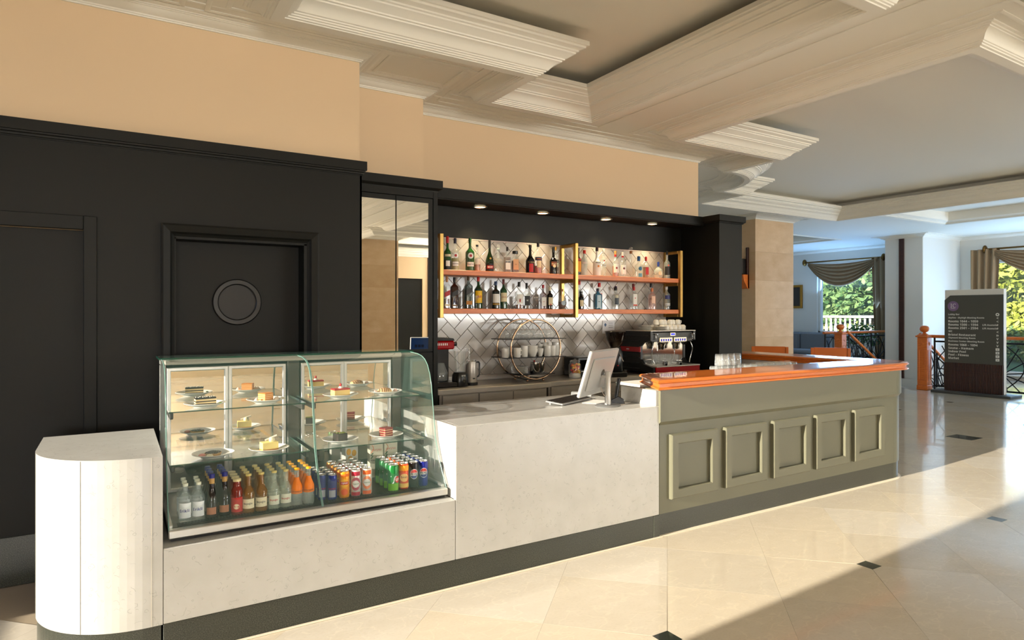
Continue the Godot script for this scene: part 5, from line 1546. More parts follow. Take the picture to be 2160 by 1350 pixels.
func back_bar() -> void:
	shelves()
	bottles()
	var s: Material = M.steel
	# two stainless counters against the tiles
	for k in 2:
		var x0: float = [2.29, 3.452][k]
		var x1: float = [3.443, 5.70][k]
		var zf: float = [-4.92, -4.99][k]
		var t := thing("steel_counter", ["stainless steel counter under the kettle and ring rack", "longer stainless steel counter under the coffee machine"][k], "counter", V(x0, 0, -5.48))
		var w := x1 - x0
		var d := zf + 5.48
		part(t, "top", bx(0, 0.872, 0, w, 0.915, d, 0.004), s)
		part(t, "upstand", bx(0, 0.915, 0.0, w, 0.968, 0.016, 0.003), s)
		part(t, "cabinet", bx(0.03, 0.1, 0.02, w - 0.03, 0.872, d - 0.035), s)
		for j in 3:
			var a := 0.05 + (w - 0.1) * j / 3.0
			var b := 0.05 + (w - 0.1) * (j + 1) / 3.0
			part(t, "drawer", bx(a + 0.004, 0.77, d - 0.035, b - 0.004, 0.862, d - 0.018, 0.002), s)
			var dd := part(t, "drawer", bx(a + 0.004, 0.12, d - 0.035, b - 0.004, 0.762, d - 0.018, 0.002), s)
			if k == 0 and j == 1:
				part(dd, "handle_recess", bx((a + b) / 2 - 0.05, 0.70, d - 0.02, (a + b) / 2 + 0.05, 0.758, d - 0.0165), M.black_plastic)
				part(dd, "handle_plate", bx((a + b) / 2 - 0.028, 0.70, d - 0.0168, (a + b) / 2 + 0.022, 0.756, d - 0.015), col(Color(0.05, 0.20, 0.48)))
		for px in [0.06, w - 0.06]:
			part(t, "leg", bx(px - 0.02, 0, d - 0.1, px + 0.02, 0.1, d - 0.06), s)
	ring_rack()
	appliances()
	espresso()


func ring_rack() -> void:
	var m: Material = M.rose_steel
	var y0 := 0.915
	var t := thing("ring_rack", "round copper-toned ring rack with three dark shelves of crockery", "rack", V(3.385, y0, -5.21))
	for z in [-0.125, 0.125]:
		var pts := []
		for k in 40:
			var a := TAU * k / 40.0
			pts.append(V(0.282 * sin(a), 0.305 + 0.282 * cos(a), z))
		part(t, "ring", Geo.new().tube(pts, 0.0085, 8, true).done(), m)
	for s in [[0.405, 0.335], [0.232, 0.335], [0.072, 0.20]]:
		part(t, "shelf", bx(-s[1], s[0] - 0.006, -0.15, s[1], s[0], 0.15, 0.002), M.black_metal)
	for sx in [-0.09, 0.09]:
		part(t, "foot", Geo.new().ball(V(sx, 0.012, 0.11), V(0.012, 0.012, 0.012), 10).done(), m)
		part(t, "foot", Geo.new().ball(V(sx, 0.012, -0.11), V(0.012, 0.012, 0.012), 10).done(), m)
		part(t, "foot_bar", Geo.new().tube([V(sx, 0.02, -0.12), V(sx, 0.02, 0.12)], 0.005, 6).done(), M.black_metal)
	# wine glasses resting upside down on the top shelf
	var proto: Node3D = null
	rng.seed = 9
	for r in 3:
		for k in 8:
			if r == 2 and (k == 0 or k == 7): continue
			var at := V(3.385 - 0.25 + k * 0.071 + 0.02 * (r % 2), y0 + 0.406, -5.31 + r * 0.085)
			if proto:
				copy_of(proto, at)
				continue
			proto = thing("wine_glass", "upturned wine glass crowded on the rack's top shelf", "glass", at, 0, "wine glasses on the ring rack")
			part(proto, "bowl", Geo.new().lathe(V2([0.026, 0.0, 0.031, 0.03, 0.033, 0.055, 0.026, 0.078, 0.006, 0.09]), 16).done(), M.tumbler)
			part(proto, "stem", Geo.new().lathe(V2([0.006, 0.09, 0.003, 0.10, 0.003, 0.135, 0.028, 0.150, 0.028, 0.153, 0.0, 0.153]), 14).done(), M.tumbler)
	# mugs, cups and plates below
	var mugs := [[3.08, 0.07, 0.085, 0.4], [3.15, -0.04, 0.088, 0.2], [3.20, 0.09, 0.088, 0.1], [3.285, 0.08, 0.105, PI], [3.545, 0.09, 0.10, 0.5], [3.60, -0.05, 0.125, 0.9], [3.62, 0.07, 0.10, 0.3], [3.545, -0.06, 0.11, 1.0], [3.665, 0.05, 0.13, 0.2]]
	for q in mugs:
		var c := thing("mug", "plain white porcelain mug on the rack's middle shelf", "mug", V(q[0], y0 + 0.233, -5.21 + q[1] * 0.9), q[3], "white mugs on the ring rack")
		var h: float = q[2]
		part(c, "cup", Geo.new().lathe(V2([0.0, 0.002, 0.03, 0.0, 0.033, 0.004, 0.035, h - 0.002, 0.0345, h, 0.032, h - 0.002, 0.030, 0.008, 0.0, 0.008]), 18).done(), M.porcelain)
		var pts := []
		for k in 9:
			var a := -1.3 + 2.6 * k / 8.0
			pts.append(V(0.033 + 0.022 * cos(a), h * 0.5 + h * 0.3 * sin(a), 0))
		part(c, "handle", Geo.new().tube(pts, 0.005, 6).done(), M.porcelain)
	for k in 2:
		var b := thing("bowl", ["stacked white bowl between the mugs, lower of two", "small white sugar bowl between the mugs"][k], "bowl", V(3.385 + 0.09 * k, y0 + 0.233, -5.15), 0, "white bowls on the ring rack")
		var f: float = [1.0, 0.62][k]
		part(b, "bowl", Geo.new().lathe(V2([0.0, 0.002, 0.028 * f, 0.0, 0.05 * f, 0.05, 0.052 * f, 0.075, 0.049 * f, 0.075, 0.045 * f, 0.05, 0.0, 0.01]), 20).done(), M.porcelain)
	var b2 := thing("bowl", "stacked white bowl between the mugs, upper of two", "bowl", V(3.385, y0 + 0.268, -5.15), 0, "white bowls on the ring rack")
	part(b2, "bowl", Geo.new().lathe(V2([0.0, 0.002, 0.028, 0.0, 0.05, 0.05, 0.052, 0.07, 0.049, 0.07, 0.045, 0.05, 0.0, 0.01]), 20).done(), M.porcelain)
	var first: Node3D = null
	for k in 8:
		var at := V(3.26, y0 + 0.0725 + k * 0.0085, -5.18)
		if first:
			copy_of(first, at)
			continue
		first = thing("side_plate", "white side plate stacked on the rack's bottom shelf", "plate", at, 0, "side plates on the ring rack")
		part(first, "plate", Geo.new().lathe(V2([0.0, 0.0, 0.045, 0.0, 0.08, 0.008, 0.081, 0.010, 0.078, 0.010, 0.045, 0.003, 0.0, 0.003]), 26).done(), M.porcelain)
	for q in [[3.41, 0.05, 0.105, "wider steel milk jug with a red handled spoon"], [3.49, 0.026, 0.095, "slim steel milk jug on the rack's bottom shelf"]]:
		var j := thing("milk_jug", q[3], "jug", V(q[0], y0 + 0.0725, -5.14), 0.4, "steel jugs on the ring rack")
		part(j, "cup", Geo.new().lathe(V2([0.0, 0.001, q[1] * 0.95, 0.0, q[1], 0.004, q[1] * 0.97, q[2], q[1] * 0.93, q[2], q[1] * 0.9, 0.01, 0.0, 0.01]), 22).done(), M.chrome)
		if q[1] > 0.04:
			part(j, "spoon", Geo.new().tube([V(0.0, 0.02, 0), V(-0.03, 0.115, 0.01)], 0.003, 6).done(), M.chrome)
			part(j, "spoon_knob", Geo.new().ball(V(-0.031, 0.118, 0.01), V(0.009, 0.009, 0.009), 8).done(), col(Color(0.75, 0.06, 0.06)))


func appliances() -> void:
	var y := 0.915
	# filter coffee machine, partly behind the cabinet
	var t := thing("filter_coffee_machine", "black and red filter coffee machine at the cabinet end of the steel counter", "coffee machine", V(2.43, y, -5.20), -0.1)
	part(t, "base", bx(-0.13, 0.0, -0.11, 0.12, 0.045, 0.15, 0.008), M.black_plastic)
	part(t, "back", bx(-0.13, 0.045, -0.11, 0.10, 0.34, -0.02, 0.008), M.black_plastic)
	part(t, "brew_head", bx(-0.13, 0.33, -0.11, 0.10, 0.405, 0.13, 0.012), col(Color(0.62, 0.03, 0.05), 0.25))
	part(t, "lid", Geo.new().prism(P2([-0.13, 0.405, 0.10, 0.405, 0.09, 0.425, 0.0, 0.435, -0.13, 0.43]), -0.11, 0.13, Transform3D(), 0.003).done(), M.black_plastic)
	var g := Geo.new()
	for k in 6: g.box(V(-0.06 + k * 0.017, 0.365, 0.1302), V(-0.051 + k * 0.017, 0.384, 0.1312))
	part(t, "name_print", g.done(), col(Color(0.88, 0.86, 0.84)))
	part(t, "dial", Geo.new().lathe(V2([0.0, 0.0, 0.02, 0.0, 0.018, 0.03, 0.0, 0.03]), 14, 0, 0, TAU, Transform3D(Basis(V(0, 0, 1), -PI / 2.0), V(0.10, 0.375, 0.09))).done(), M.black_plastic)
	part(t, "carafe", Geo.new().lathe(V2([0.05, 0.048, 0.072, 0.06, 0.075, 0.12, 0.05, 0.19, 0.045, 0.21]), 20, 0, 0, TAU, Transform3D(Basis(), V(-0.02, 0, 0.06))).done(), M.tumbler)
	# blender with a clear jug
	t = thing("blender", "blender with a clear ribbed jug on a black motor base", "blender", V(2.585, y, -5.10), 0.1)
	part(t, "motor_base", Geo.new().lathe(V2([0.0, 0.0, 0.062, 0.0, 0.066, 0.01, 0.062, 0.10, 0.048, 0.125, 0.0, 0.128]), 24, 0.5).done(), M.black_plastic)
	part(t, "control_dial", Geo.new().lathe(V2([0.0, 0.0, 0.014, 0.0, 0.012, 0.012, 0.0, 0.012]), 14, 0, 0, TAU, Transform3D(Basis(V(1, 0, 0), PI / 2.0), V(0, 0.05, 0.06))).done(), M.chrome)
	part(t, "switch_plate", bx(-0.022, 0.088, 0.052, 0.022, 0.104, 0.062, 0.002), col(Color(0.55, 0.54, 0.52)))
	part(t, "jug", Geo.new().lathe(V2([0.036, 0.128, 0.04, 0.17, 0.054, 0.31, 0.056, 0.335]), 18, 0.2).lathe(V2([0.0, 0.135, 0.033, 0.135, 0.037, 0.17, 0.051, 0.31]), 18, 0.2).done(), M.tumbler)
	part(t, "jug_handle", Geo.new().tube([V(0.05, 0.33, 0), V(0.09, 0.335, 0), V(0.1, 0.31, 0), V(0.098, 0.22, 0), V(0.05, 0.19, 0)], 0.007, 8).done(), M.tumbler)
	# steel kettle with a black handle
	t = thing("kettle", "brushed steel electric kettle with a black handle", "kettle", V(2.725, y, -5.15), 0.0)
	part(t, "foot", Geo.new().lathe(V2([0.0, 0.0, 0.058, 0.0, 0.06, 0.02, 0.056, 0.024, 0.0, 0.024]), 24).done(), M.black_plastic)
	part(t, "body", Geo.new().lathe(V2([0.052, 0.024, 0.055, 0.03, 0.048, 0.20, 0.045, 0.212, 0.0, 0.215]), 26).done(), M.steel)
	part(t, "lid", Geo.new().lathe(V2([0.044, 0.213, 0.04, 0.222, 0.0, 0.225]), 24).done(), M.chrome)
	part(t, "gauge", bx(-0.012, 0.055, 0.049, 0.012, 0.066, 0.056, 0.002), M.black_plastic)
	part(t, "handle", Geo.new().tube([V(0.042, 0.20, 0), V(0.075, 0.205, 0), V(0.085, 0.19, 0), V(0.084, 0.09, 0), V(0.072, 0.072, 0), V(0.05, 0.07, 0)], 0.0075, 8).done(), M.black_plastic)
	# glass jar of red and yellow sweets
	t = thing("sweet_jar", "glass clip jar of red and yellow wrapped sweets on the steel counter", "jar", V(3.905, y, -5.17), 0.2)
	part(t, "jar", Geo.new().lathe(V2([0.0, 0.002, 0.058, 0.0, 0.062, 0.006, 0.062, 0.13, 0.05, 0.148, 0.048, 0.16]), 24).done(), M.tumbler)
	part(t, "lid", Geo.new().lathe(V2([0.052, 0.16, 0.053, 0.168, 0.04, 0.178, 0.012, 0.182, 0.012, 0.19, 0.0, 0.192]), 20).done(), M.tumbler)
	rng.seed = 13
	for k in 3:
		g = Geo.new()
		for i in 9:
			var a := rng.randf() * TAU
			var r := 0.042 * sqrt(rng.randf())
			g.ball(V(r * cos(a), 0.05 + (i * 3 + k) * 0.0033, r * sin(a)), V(0.016, 0.013, 0.015), 8)
		part(t, "sweets", g.done(), col([Color(0.80, 0.05, 0.06), Color(0.92, 0.74, 0.06), Color(0.90, 0.50, 0.08)][k], 0.3))
	part(t, "sugar", Geo.new().lathe(V2([0.0, 0.004, 0.056, 0.004, 0.058, 0.03, 0.045, 0.05, 0.0, 0.035]), 18).done(), col(Color(0.88, 0.88, 0.87)))
	# black box appliance behind the till screen
	t = thing("small_oven", "small black countertop oven behind the till screen", "oven", V(4.06, y, -5.30), 0.0)
	part(t, "body", bx(-0.11, 0.01, -0.12, 0.16, 0.20, 0.12, 0.008), M.black_plastic)
	part(t, "door_handle", Geo.new().tube([V(-0.08, 0.06, 0.132), V(0.13, 0.06, 0.132)], 0.006, 8).done(), M.chrome)
	part(t, "window_pane", bx(-0.085, 0.075, 0.118, 0.10, 0.175, 0.1225, 0.002), col(Color(0.02, 0.02, 0.022), 0.05))
	# coffee grinder with a smoked hopper
	t = thing("coffee_grinder", "black coffee grinder with a smoked conical bean hopper", "grinder", V(4.37, y, -5.10), -0.3)
	part(t, "base", bx(-0.085, 0.0, -0.12, 0.085, 0.05, 0.12, 0.01), M.black_plastic)
	part(t, "body", Geo.new().lathe(V2([0.07, 0.05, 0.075, 0.06, 0.072, 0.24, 0.055, 0.285, 0.05, 0.30, 0.0, 0.30]), 22, 0.4).done(), M.black_plastic)
	part(t, "hopper", Geo.new().lathe(V2([0.05, 0.30, 0.062, 0.32, 0.09, 0.38, 0.102, 0.44, 0.104, 0.452]), 24).done(), glass("smoked", Color(0.10, 0.055, 0.035), 0.78))
	part(t, "beans", Geo.new().lathe(V2([0.0, 0.305, 0.045, 0.305, 0.058, 0.325, 0.07, 0.35, 0.0, 0.352]), 18).done(), col(Color(0.12, 0.06, 0.035), 0.6))
	part(t, "hopper_lid", Geo.new().lathe(V2([0.104, 0.452, 0.108, 0.456, 0.104, 0.462, 0.03, 0.472, 0.0, 0.472]), 24).done(), M.black_plastic)
	part(t, "dosing_lever", Geo.new().tube([V(0.02, 0.23, 0.07), V(0.03, 0.16, 0.13)], 0.006, 8).done(), M.chrome)
	part(t, "switch_lamp", bx(-0.01, 0.11, 0.072, 0.0, 0.12, 0.08, 0.001), col(Color(0.85, 0.08, 0.05)))
	# printed card on the tiles
	t = thing("notice_card", "white printed card with a blue emblem fixed to the tiles", "notice", V(4.60, 1.39, -5.484))
	part(t, "card", bx(-0.085, -0.05, 0, 0.085, 0.09, 0.003), col(Color(0.86, 0.86, 0.87), 0.5))
	part(t, "emblem", Geo.new().prism(P2([0, -0.022, 0.018, 0, 0, 0.022, -0.018, 0]), 0.003, 0.0036, Transform3D(Basis(), V(-0.045, 0.045, 0))).done(), col(Color(0.05, 0.28, 0.46)))
	g = Geo.new()
	for k in 3: g.box(V(0.0, 0.06 - k * 0.022, 0.003), V(0.06, 0.065 - k * 0.022, 0.0034))
	part(t, "print_lines", g.done(), col(Color(0.42, 0.44, 0.48)))


func espresso() -> void:
	var y := 0.915
	var x0 := 4.715
	var w := 0.66
	var t := thing("espresso_machine", "two-group espresso machine with padded black sides and red bands", "espresso machine", V(x0, y, -5.46))
	var side := P2([0.0, 0.03, 0.55, 0.03, 0.55, 0.085, 0.40, 0.115, 0.36, 0.16, 0.36, 0.30, 0.40, 0.335, 0.51, 0.36, 0.51, 0.455, 0.0, 0.46])
	for k in 2:
		var xf := Transform3D(Basis(V(0, 0, 1), V(0, 1, 0), V(-1, 0, 0)), V(0.03 if k == 0 else w, 0, 0))
		var s := part(t, "side_panel", Geo.new().prism(side, 0.0, 0.03, xf, 0.004).done(), M.black_leather)
		if k == 0:
			for i in 7:
				part(s, "padded_rib", Geo.new().tube([V(-0.001, 0.06 + i * 0.058, 0.012), V(-0.001, 0.06 + i * 0.058, 0.35 if i < 6 else 0.49)], 0.008, 6).done(), M.black_leather)
			part(s, "red_band", bx(-0.008, 0.235, 0.0, 0.004, 0.29, 0.362, 0.003), col(Color(0.62, 0.02, 0.06), 0.25))
			var g := Geo.new()
			for i in 5: g.box(V(-0.0092, 0.256, 0.15 + i * 0.009), V(-0.008, 0.268, 0.155 + i * 0.009))
			part(s, "name_print", g.done(), col(Color(0.85, 0.82, 0.80)))
	part(t, "back_splash", bx(0.03, 0.10, 0.34, w - 0.03, 0.34, 0.352, 0.002), M.chrome)
	part(t, "boiler_box", bx(0.03, 0.03, 0.0, w - 0.03, 0.455, 0.34), M.black_metal)
	part(t, "head", bx(0.03, 0.345, 0.34, w - 0.03, 0.448, 0.495, 0.006), M.black_plastic)
	part(t, "cup_tray", bx(0.0, 0.455, 0.0, w, 0.466, 0.515, 0.003), M.steel)
	part(t, "drip_tray", bx(0.03, 0.085, 0.30, w + 0.01, 0.10, 0.57, 0.003), M.steel)
	part(t, "front_band", bx(0.03, 0.03, 0.52, w + 0.01, 0.085, 0.565, 0.004), col(Color(0.62, 0.02, 0.06), 0.25))
	for px in [0.06, w - 0.06]:
		part(t, "foot", bx(px - 0.02, 0, 0.44, px + 0.02, 0.03, 0.48), M.chrome)
		part(t, "foot", bx(px - 0.02, 0, 0.06, px + 0.02, 0.03, 0.10), M.chrome)
	var dp := part(t, "display", bx(0.29, 0.405, 0.494, 0.37, 0.442, 0.503, 0.002), M.chrome)
	part(dp, "display_screen", bx(0.303, 0.415, 0.503, 0.357, 0.433, 0.5045), mat("display_screen", Color(0.05, 0.08, 0.5), 0.2, 0, {"emit": Color(0.15, 0.22, 1.0), "power": 0.9}))
	for k in 2:
		var cx := 0.225 + k * 0.21
		var pn := part(t, "button_panel", bx(cx - 0.095, 0.342, 0.49, cx + 0.095, 0.392, 0.508, 0.003), M.chrome)
		for i in 5:
			part(pn, "button_light", bx(cx - 0.075 + i * 0.033, 0.352, 0.507, cx - 0.057 + i * 0.033, 0.376, 0.51, 0.002), mat("button_light", Color(0.02, 0.05, 0.4), 0.2, 0, {"emit": Color(0.05, 0.12, 0.9), "power": 0.5}))
		part(t, "group_head", Geo.new().lathe(V2([0.0, 0.262, 0.032, 0.262, 0.036, 0.275, 0.036, 0.30, 0.046, 0.315, 0.046, 0.345, 0.0, 0.345]), 22, 0, 0, TAU, Transform3D(Basis(), V(cx, 0, 0.44))).done(), M.chrome)
		var gx := cx - 0.02
		part(t, "portafilter", Geo.new().lathe(V2([0.0, 0.104, 0.024, 0.104, 0.03, 0.112, 0.03, 0.136, 0.034, 0.14, 0.0, 0.138]), 20, 0, 0, TAU, Transform3D(Basis(), V(gx + 0.04, 0, 0.47))).tube([V(gx + 0.03, 0.122, 0.48), V(gx, 0.122, 0.52)], 0.007, 8).done(), M.chrome)
		part(t, "portafilter_handle", Geo.new().tube([V(gx + 0.004, 0.122, 0.515), V(gx - 0.045, 0.112, 0.575)], 0.013, 10).done(), M.black_plastic)
	for k in 2:
		var sx: float = [0.075, w - 0.05][k]
		var pts := []
		for i in 8: pts.append(V(sx + [-1.0, 1.0][k] * 0.03 * sin(i * 0.5), 0.34 - i * 0.032, 0.48 + 0.01 * sin(i * 0.9)))
		part(t, "steam_wand", Geo.new().tube(pts, 0.005, 8).done(), M.chrome)
		part(t, "steam_lever", Geo.new().tube([V(sx - 0.012, 0.43, 0.50), V(sx - 0.012, 0.43, 0.52), V(sx - 0.012, 0.37, 0.525), V(sx + 0.012, 0.37, 0.525), V(sx + 0.012, 0.43, 0.52)], 0.0055, 8).done(), M.chrome)
	part(t, "water_spout", Geo.new().tube([V(0.125, 0.34, 0.47), V(0.125, 0.25, 0.48)], 0.006, 8).done(), M.chrome)
	# stirring glasses on the drip tray
	var first: Node3D = null
	for k in 4:
		var at := V(x0 + 0.155 + k * 0.105, y + 0.1005, -5.06)
		if first:
			copy_of(first, at)
			continue
		first = thing("espresso_glass", "small clear glass cup with handle on the machine's drip tray", "glass", at, 0, "glass cups under the espresso machine")
		part(first, "cup", Geo.new().lathe(V2([0.0, 0.002, 0.027, 0.0, 0.031, 0.004, 0.034, 0.10, 0.032, 0.10, 0.029, 0.006, 0.0, 0.006]), 16).done(), M.tumbler)
		part(first, "handle", Geo.new().tube([V(0.033, 0.085, 0), V(0.055, 0.08, 0), V(0.055, 0.03, 0), V(0.032, 0.02, 0)], 0.004, 6).done(), M.tumbler)
	# crockery keeping warm on top
	var top := y + 0.4665
	var pl: Node3D = null
	for k in 9:
		var at := V(x0 + 0.10, top + k * 0.0095, -5.14)
		if k >= 5: at = V(x0 + 0.25, top + (k - 5) * 0.0095, -5.06)
		if pl:
			copy_of(pl, at, 0.0)
			continue
		pl = thing("saucer", "white saucer stacked on top of the espresso machine", "saucer", at, 0, "saucers on the espresso machine")
		part(pl, "plate", Geo.new().lathe(V2([0.0, 0.0, 0.04, 0.0, 0.07, 0.009, 0.071, 0.011, 0.068, 0.011, 0.04, 0.003, 0.0, 0.003]), 26).done(), M.porcelain)
	var cup: Node3D = null
	for r in 2:
		for k in 8:
			var at := V(x0 + 0.26 + k * 0.062 - 0.02 * r, top + (0.0 if r == 0 else 0.0), -5.20 + r * 0.11)
			if at.x > x0 + 0.64 or (r == 1 and k < 1): continue
			if cup:
				copy_of(cup, at, 0.4 + k * 0.7)
				continue
			cup = thing("espresso_cup", "white espresso cup upturned on top of the coffee machine", "cup", at, 0.4, "cups on the espresso machine")
			part(cup, "cup", Geo.new().lathe(V2([0.031, 0.0, 0.033, 0.004, 0.030, 0.035, 0.022, 0.052, 0.015, 0.055, 0.0, 0.054]), 18).done(), M.porcelain)
			part(cup, "handle", Geo.new().tube([V(0.03, 0.02, 0), V(0.046, 0.02, 0), V(0.046, 0.042, 0), V(0.026, 0.044, 0)], 0.0035, 6).done(), M.porcelain)
	for k in 6:
		copy_of(cup, V(x0 + 0.29 + k * 0.062, top + 0.056, -5.17 + 0.02 * (k % 2)), 1.1 + k)


func newel(label: String, at: Vector3) -> void:
	var t := thing("newel_post", label, "post", at, 0.0, "cherry newel posts")
	var m: Material = M.cherry_satin
	part(t, "plinth", bx(-0.105, 0, -0.105, 0.105, 0.10, 0.105, 0.008), m)
	part(t, "shaft", bx(-0.095, 0.10, -0.095, 0.095, 1.08, 0.095, 0.006), m)
	for k in 4:
		var xf := Transform3D(Basis(Vector3.UP, PI / 2.0 * k), Vector3.ZERO)
		var fr := Node3D.new()
		fr.name = "face"
		t.add_child(fr, true)
		fr.transform = xf
		part(fr, "panel_bead", frame_mesh(0.13, 0.62, 0.014, 0.008), m, V(-0.065, 0.20, 0.095))
		part(fr, "diamond", Geo.new().lathe(V2([0.045, 0.0, 0.0, 0.02]), 4, 0, 0.0, TAU, Transform3D(Basis(V(1, 0, 0), PI / 2.0), V(0, 0.95, 0.095))).done(), m)
	part(t, "cap", Geo.new().box(V(-0.125, 1.08, -0.125), V(0.125, 1.115, 0.125), 0.012).box(V(-0.10, 1.115, -0.10), V(0.10, 1.13, 0.10), 0.006).done(), m)
	part(t, "finial", Geo.new().lathe(V2([0.075, 1.13, 0.05, 1.15, 0.03, 1.165, 0.03, 1.18, 0.05, 1.19, 0.075, 1.21, 0.088, 1.24, 0.088, 1.27, 0.07, 1.30, 0.04, 1.315, 0.0, 1.32]), 24).done(), m)


func railing(label: String, a: Vector3, b: Vector3, n: int, slope := false) -> void:
	# wrought iron panels with a fan of spokes under a wooden handrail
	var t := thing("iron_railing", label, "railing", a, atan2(-(b.z - a.z), b.x - a.x), "iron railings of the stair well")
	var L := Vector2(b.x - a.x, b.z - a.z).length()
	var dy := b.y - a.y
	var k: Material = M.black_metal
	var P := func(x: float, y: float) -> Vector3: return V(x, y + dy * x / L, 0)
	part(t, "handrail", Geo.new().tube([P.call(-0.06, 1.10), P.call(L + 0.06, 1.10)], 0.032, 8).done(), M.cherry_satin)
	for y in [1.0, 0.1]:
		part(t, "rail", Geo.new().tube([P.call(0, y), P.call(L, y)], 0.018, 4).done(), k)
	for i in n + 1:
		var x := L * i / n
		part(t, "post", Geo.new().tube([P.call(x, 0.0), P.call(x, 1.09)], 0.02, 4).done(), k)
	for i in n:
		var x0 := L * i / n
		var w := L / n
		var c := x0 + w / 2.0
		var fan := part(t, "fan_hub", Geo.new().ball(P.call(c, 0.42), V(0.05, 0.05, 0.02), 10).done(), k)
		for j in 13:
			var th := TAU * j / 13.0
			var r := minf(0.56, (w / 2.0 - 0.05) / maxf(absf(sin(th)), 0.25))
			if cos(th) < 0.0: r = minf(r, 0.32 / absf(cos(th)))
			part(fan, "spoke", Geo.new().tube([P.call(c, 0.42), P.call(c + sin(th) * r, 0.42 + cos(th) * r)], 0.011, 5).done(), k)
		for sgn in [-1.0, 1.0]:
			var pts := []
			for j in 11:
				var th := PI * j / 10.0
				pts.append(P.call(c + sgn * (w / 2.0 - 0.05) * sin(th), 0.10 + 0.9 * j / 10.0))
			part(fan, "hoop", Geo.new().tube(pts, 0.011, 5).done(), k)


func sign_board() -> void:
	var t := thing("directory_sign", "grey directory sign with white room names on a slatted wood foot", "sign", V(14.1, 0, -5.95), -PI / 2.0)
	part(t, "base", bx(-0.68, 0, -0.24, 0.68, 0.05, 0.24, 0.008), col(Color(0.26, 0.27, 0.27), 0.5))
	part(t, "core", bx(-0.50, 0.05, -0.06, 0.50, 2.03, 0.05, 0.004), M.white_paint)
	part(t, "board", Geo.new().prism(P2([-0.50, 0.60, 0.50, 0.60, 0.50, 1.92, -0.40, 1.92, -0.50, 1.83]), 0.05, 0.066, Transform3D(), 0.002).done(), col(Color(0.30, 0.30, 0.275), 0.45))
	var g := Geo.new()
	for k in 40:
		var x := -0.50 + k * 0.025
		g.box(V(x + 0.002, 0.05, 0.05), V(x + 0.019, 0.60, 0.085), 0.003)
	part(t, "slatted_foot", g.done(), M.walnut)
	part(t, "slat_backing", bx(-0.5, 0.05, 0.05, 0.5, 0.60, 0.062), col(Color(0.07, 0.04, 0.025), 0.7))
	var logo := part(t, "logo_disc", Geo.new().lathe(V2([0.0, 0.004, 0.098, 0.004, 0.098, 0.0]), 36, 0, 0, TAU, Transform3D(Basis(V(1, 0, 0), PI / 2.0), V(-0.345, 1.71, 0.066))).done(), col(Color(0.50, 0.40, 0.55), 0.4))
	var W := col(Color(0.92, 0.92, 0.90), 0.5)
	part(logo, "lettering", lettering("IC", 0.075, 0.11, 0, font_serif), W, V(-0.345, 1.72, 0.0712))
	part(logo, "lettering", lettering("HOTELS", 0.016, 0.10), W, V(-0.345, 1.665, 0.0712))
	var rows := ["Lobby Bar", "Skyline - Skyhigh Meeting Rooms", "Rooms 1044 – 1059", "Rooms 1500 – 1594", "Rooms 2501 – 2594", "WC", "Bristol Restaurant", "Skyward Meeting Room", "Business Center Meeting Room", "Rooms 1060 – 1094", "Sauna – Hamam", "Indoor Pool", "Pool – Fitness", "Market"]
	var ch := ["o", "<", "<", "#", "#", "<", "»", "v", "v", "v", "+", "+", "+", "+"]
	for k in rows.size():
		var y := 1.545 - k * 0.0655
		var m := lettering(rows[k], 0.043 if rows[k] != "WC" else 0.034, 0.62)
		var wd := m.get_aabb().size.x
		part(t, "lettering", m, W, V(-0.43 + wd / 2.0, y, 0.0672))
		if k == 3 or k == 4:
			var l := lettering("Lift Asansör", 0.043, 0.24)
			part(t, "lettering", l, W, V(-0.43 + wd + 0.07 + l.get_aabb().size.x / 2.0, y, 0.0672))
		if ch[k] == "+":
			var ic := part(t, "icon", bx(0.375, y - 0.024, 0.066, 0.435, y + 0.024, 0.0675), W)
			part(ic, "icon_mark", lettering("≈", 0.018, 0.04), col(Color(0.235, 0.235, 0.215), 0.45), V(0.405, y, 0.0682))
		elif ch[k] == "o":
			part(t, "icon", Geo.new().lathe(V2([0.014, 0.001, 0.03, 0.001]), 24, 0, 0, TAU, Transform3D(Basis(V(1, 0, 0), PI / 2.0), V(0.405, y, 0.0668))).done(), W)
		else:
			part(t, "icon", lettering(ch[k], 0.036, 0.05), W, V(0.405, y, 0.0672))


func chair(label: String, at: Vector3, turn: float) -> void:
	var t := thing("wooden_chair", label, "chair", at, turn, "orange wood chairs beyond the bar")
	var m := mat("chair_wood", Color(0.80, 0.40, 0.11), 0.35)
	part(t, "seat", bx(-0.24, 0.45, -0.22, 0.24, 0.49, 0.22, 0.01), M.sofa_grey)
	for sx in [-1.0, 1.0]:
		part(t, "leg", bx(sx * 0.22 - 0.02, 0, 0.18, sx * 0.22 + 0.02, 0.45, 0.22, 0.004), m)
		part(t, "leg", bx(sx * 0.235 - 0.02, 0, -0.23, sx * 0.235 + 0.02, 1.07, -0.19, 0.004), m)
	part(t, "top_rail", bx(-0.215, 0.93, -0.225, 0.215, 1.075, -0.195, 0.006), m)
	part(t, "back_slat", bx(-0.215, 0.62, -0.22, 0.215, 0.78, -0.20, 0.004), m)


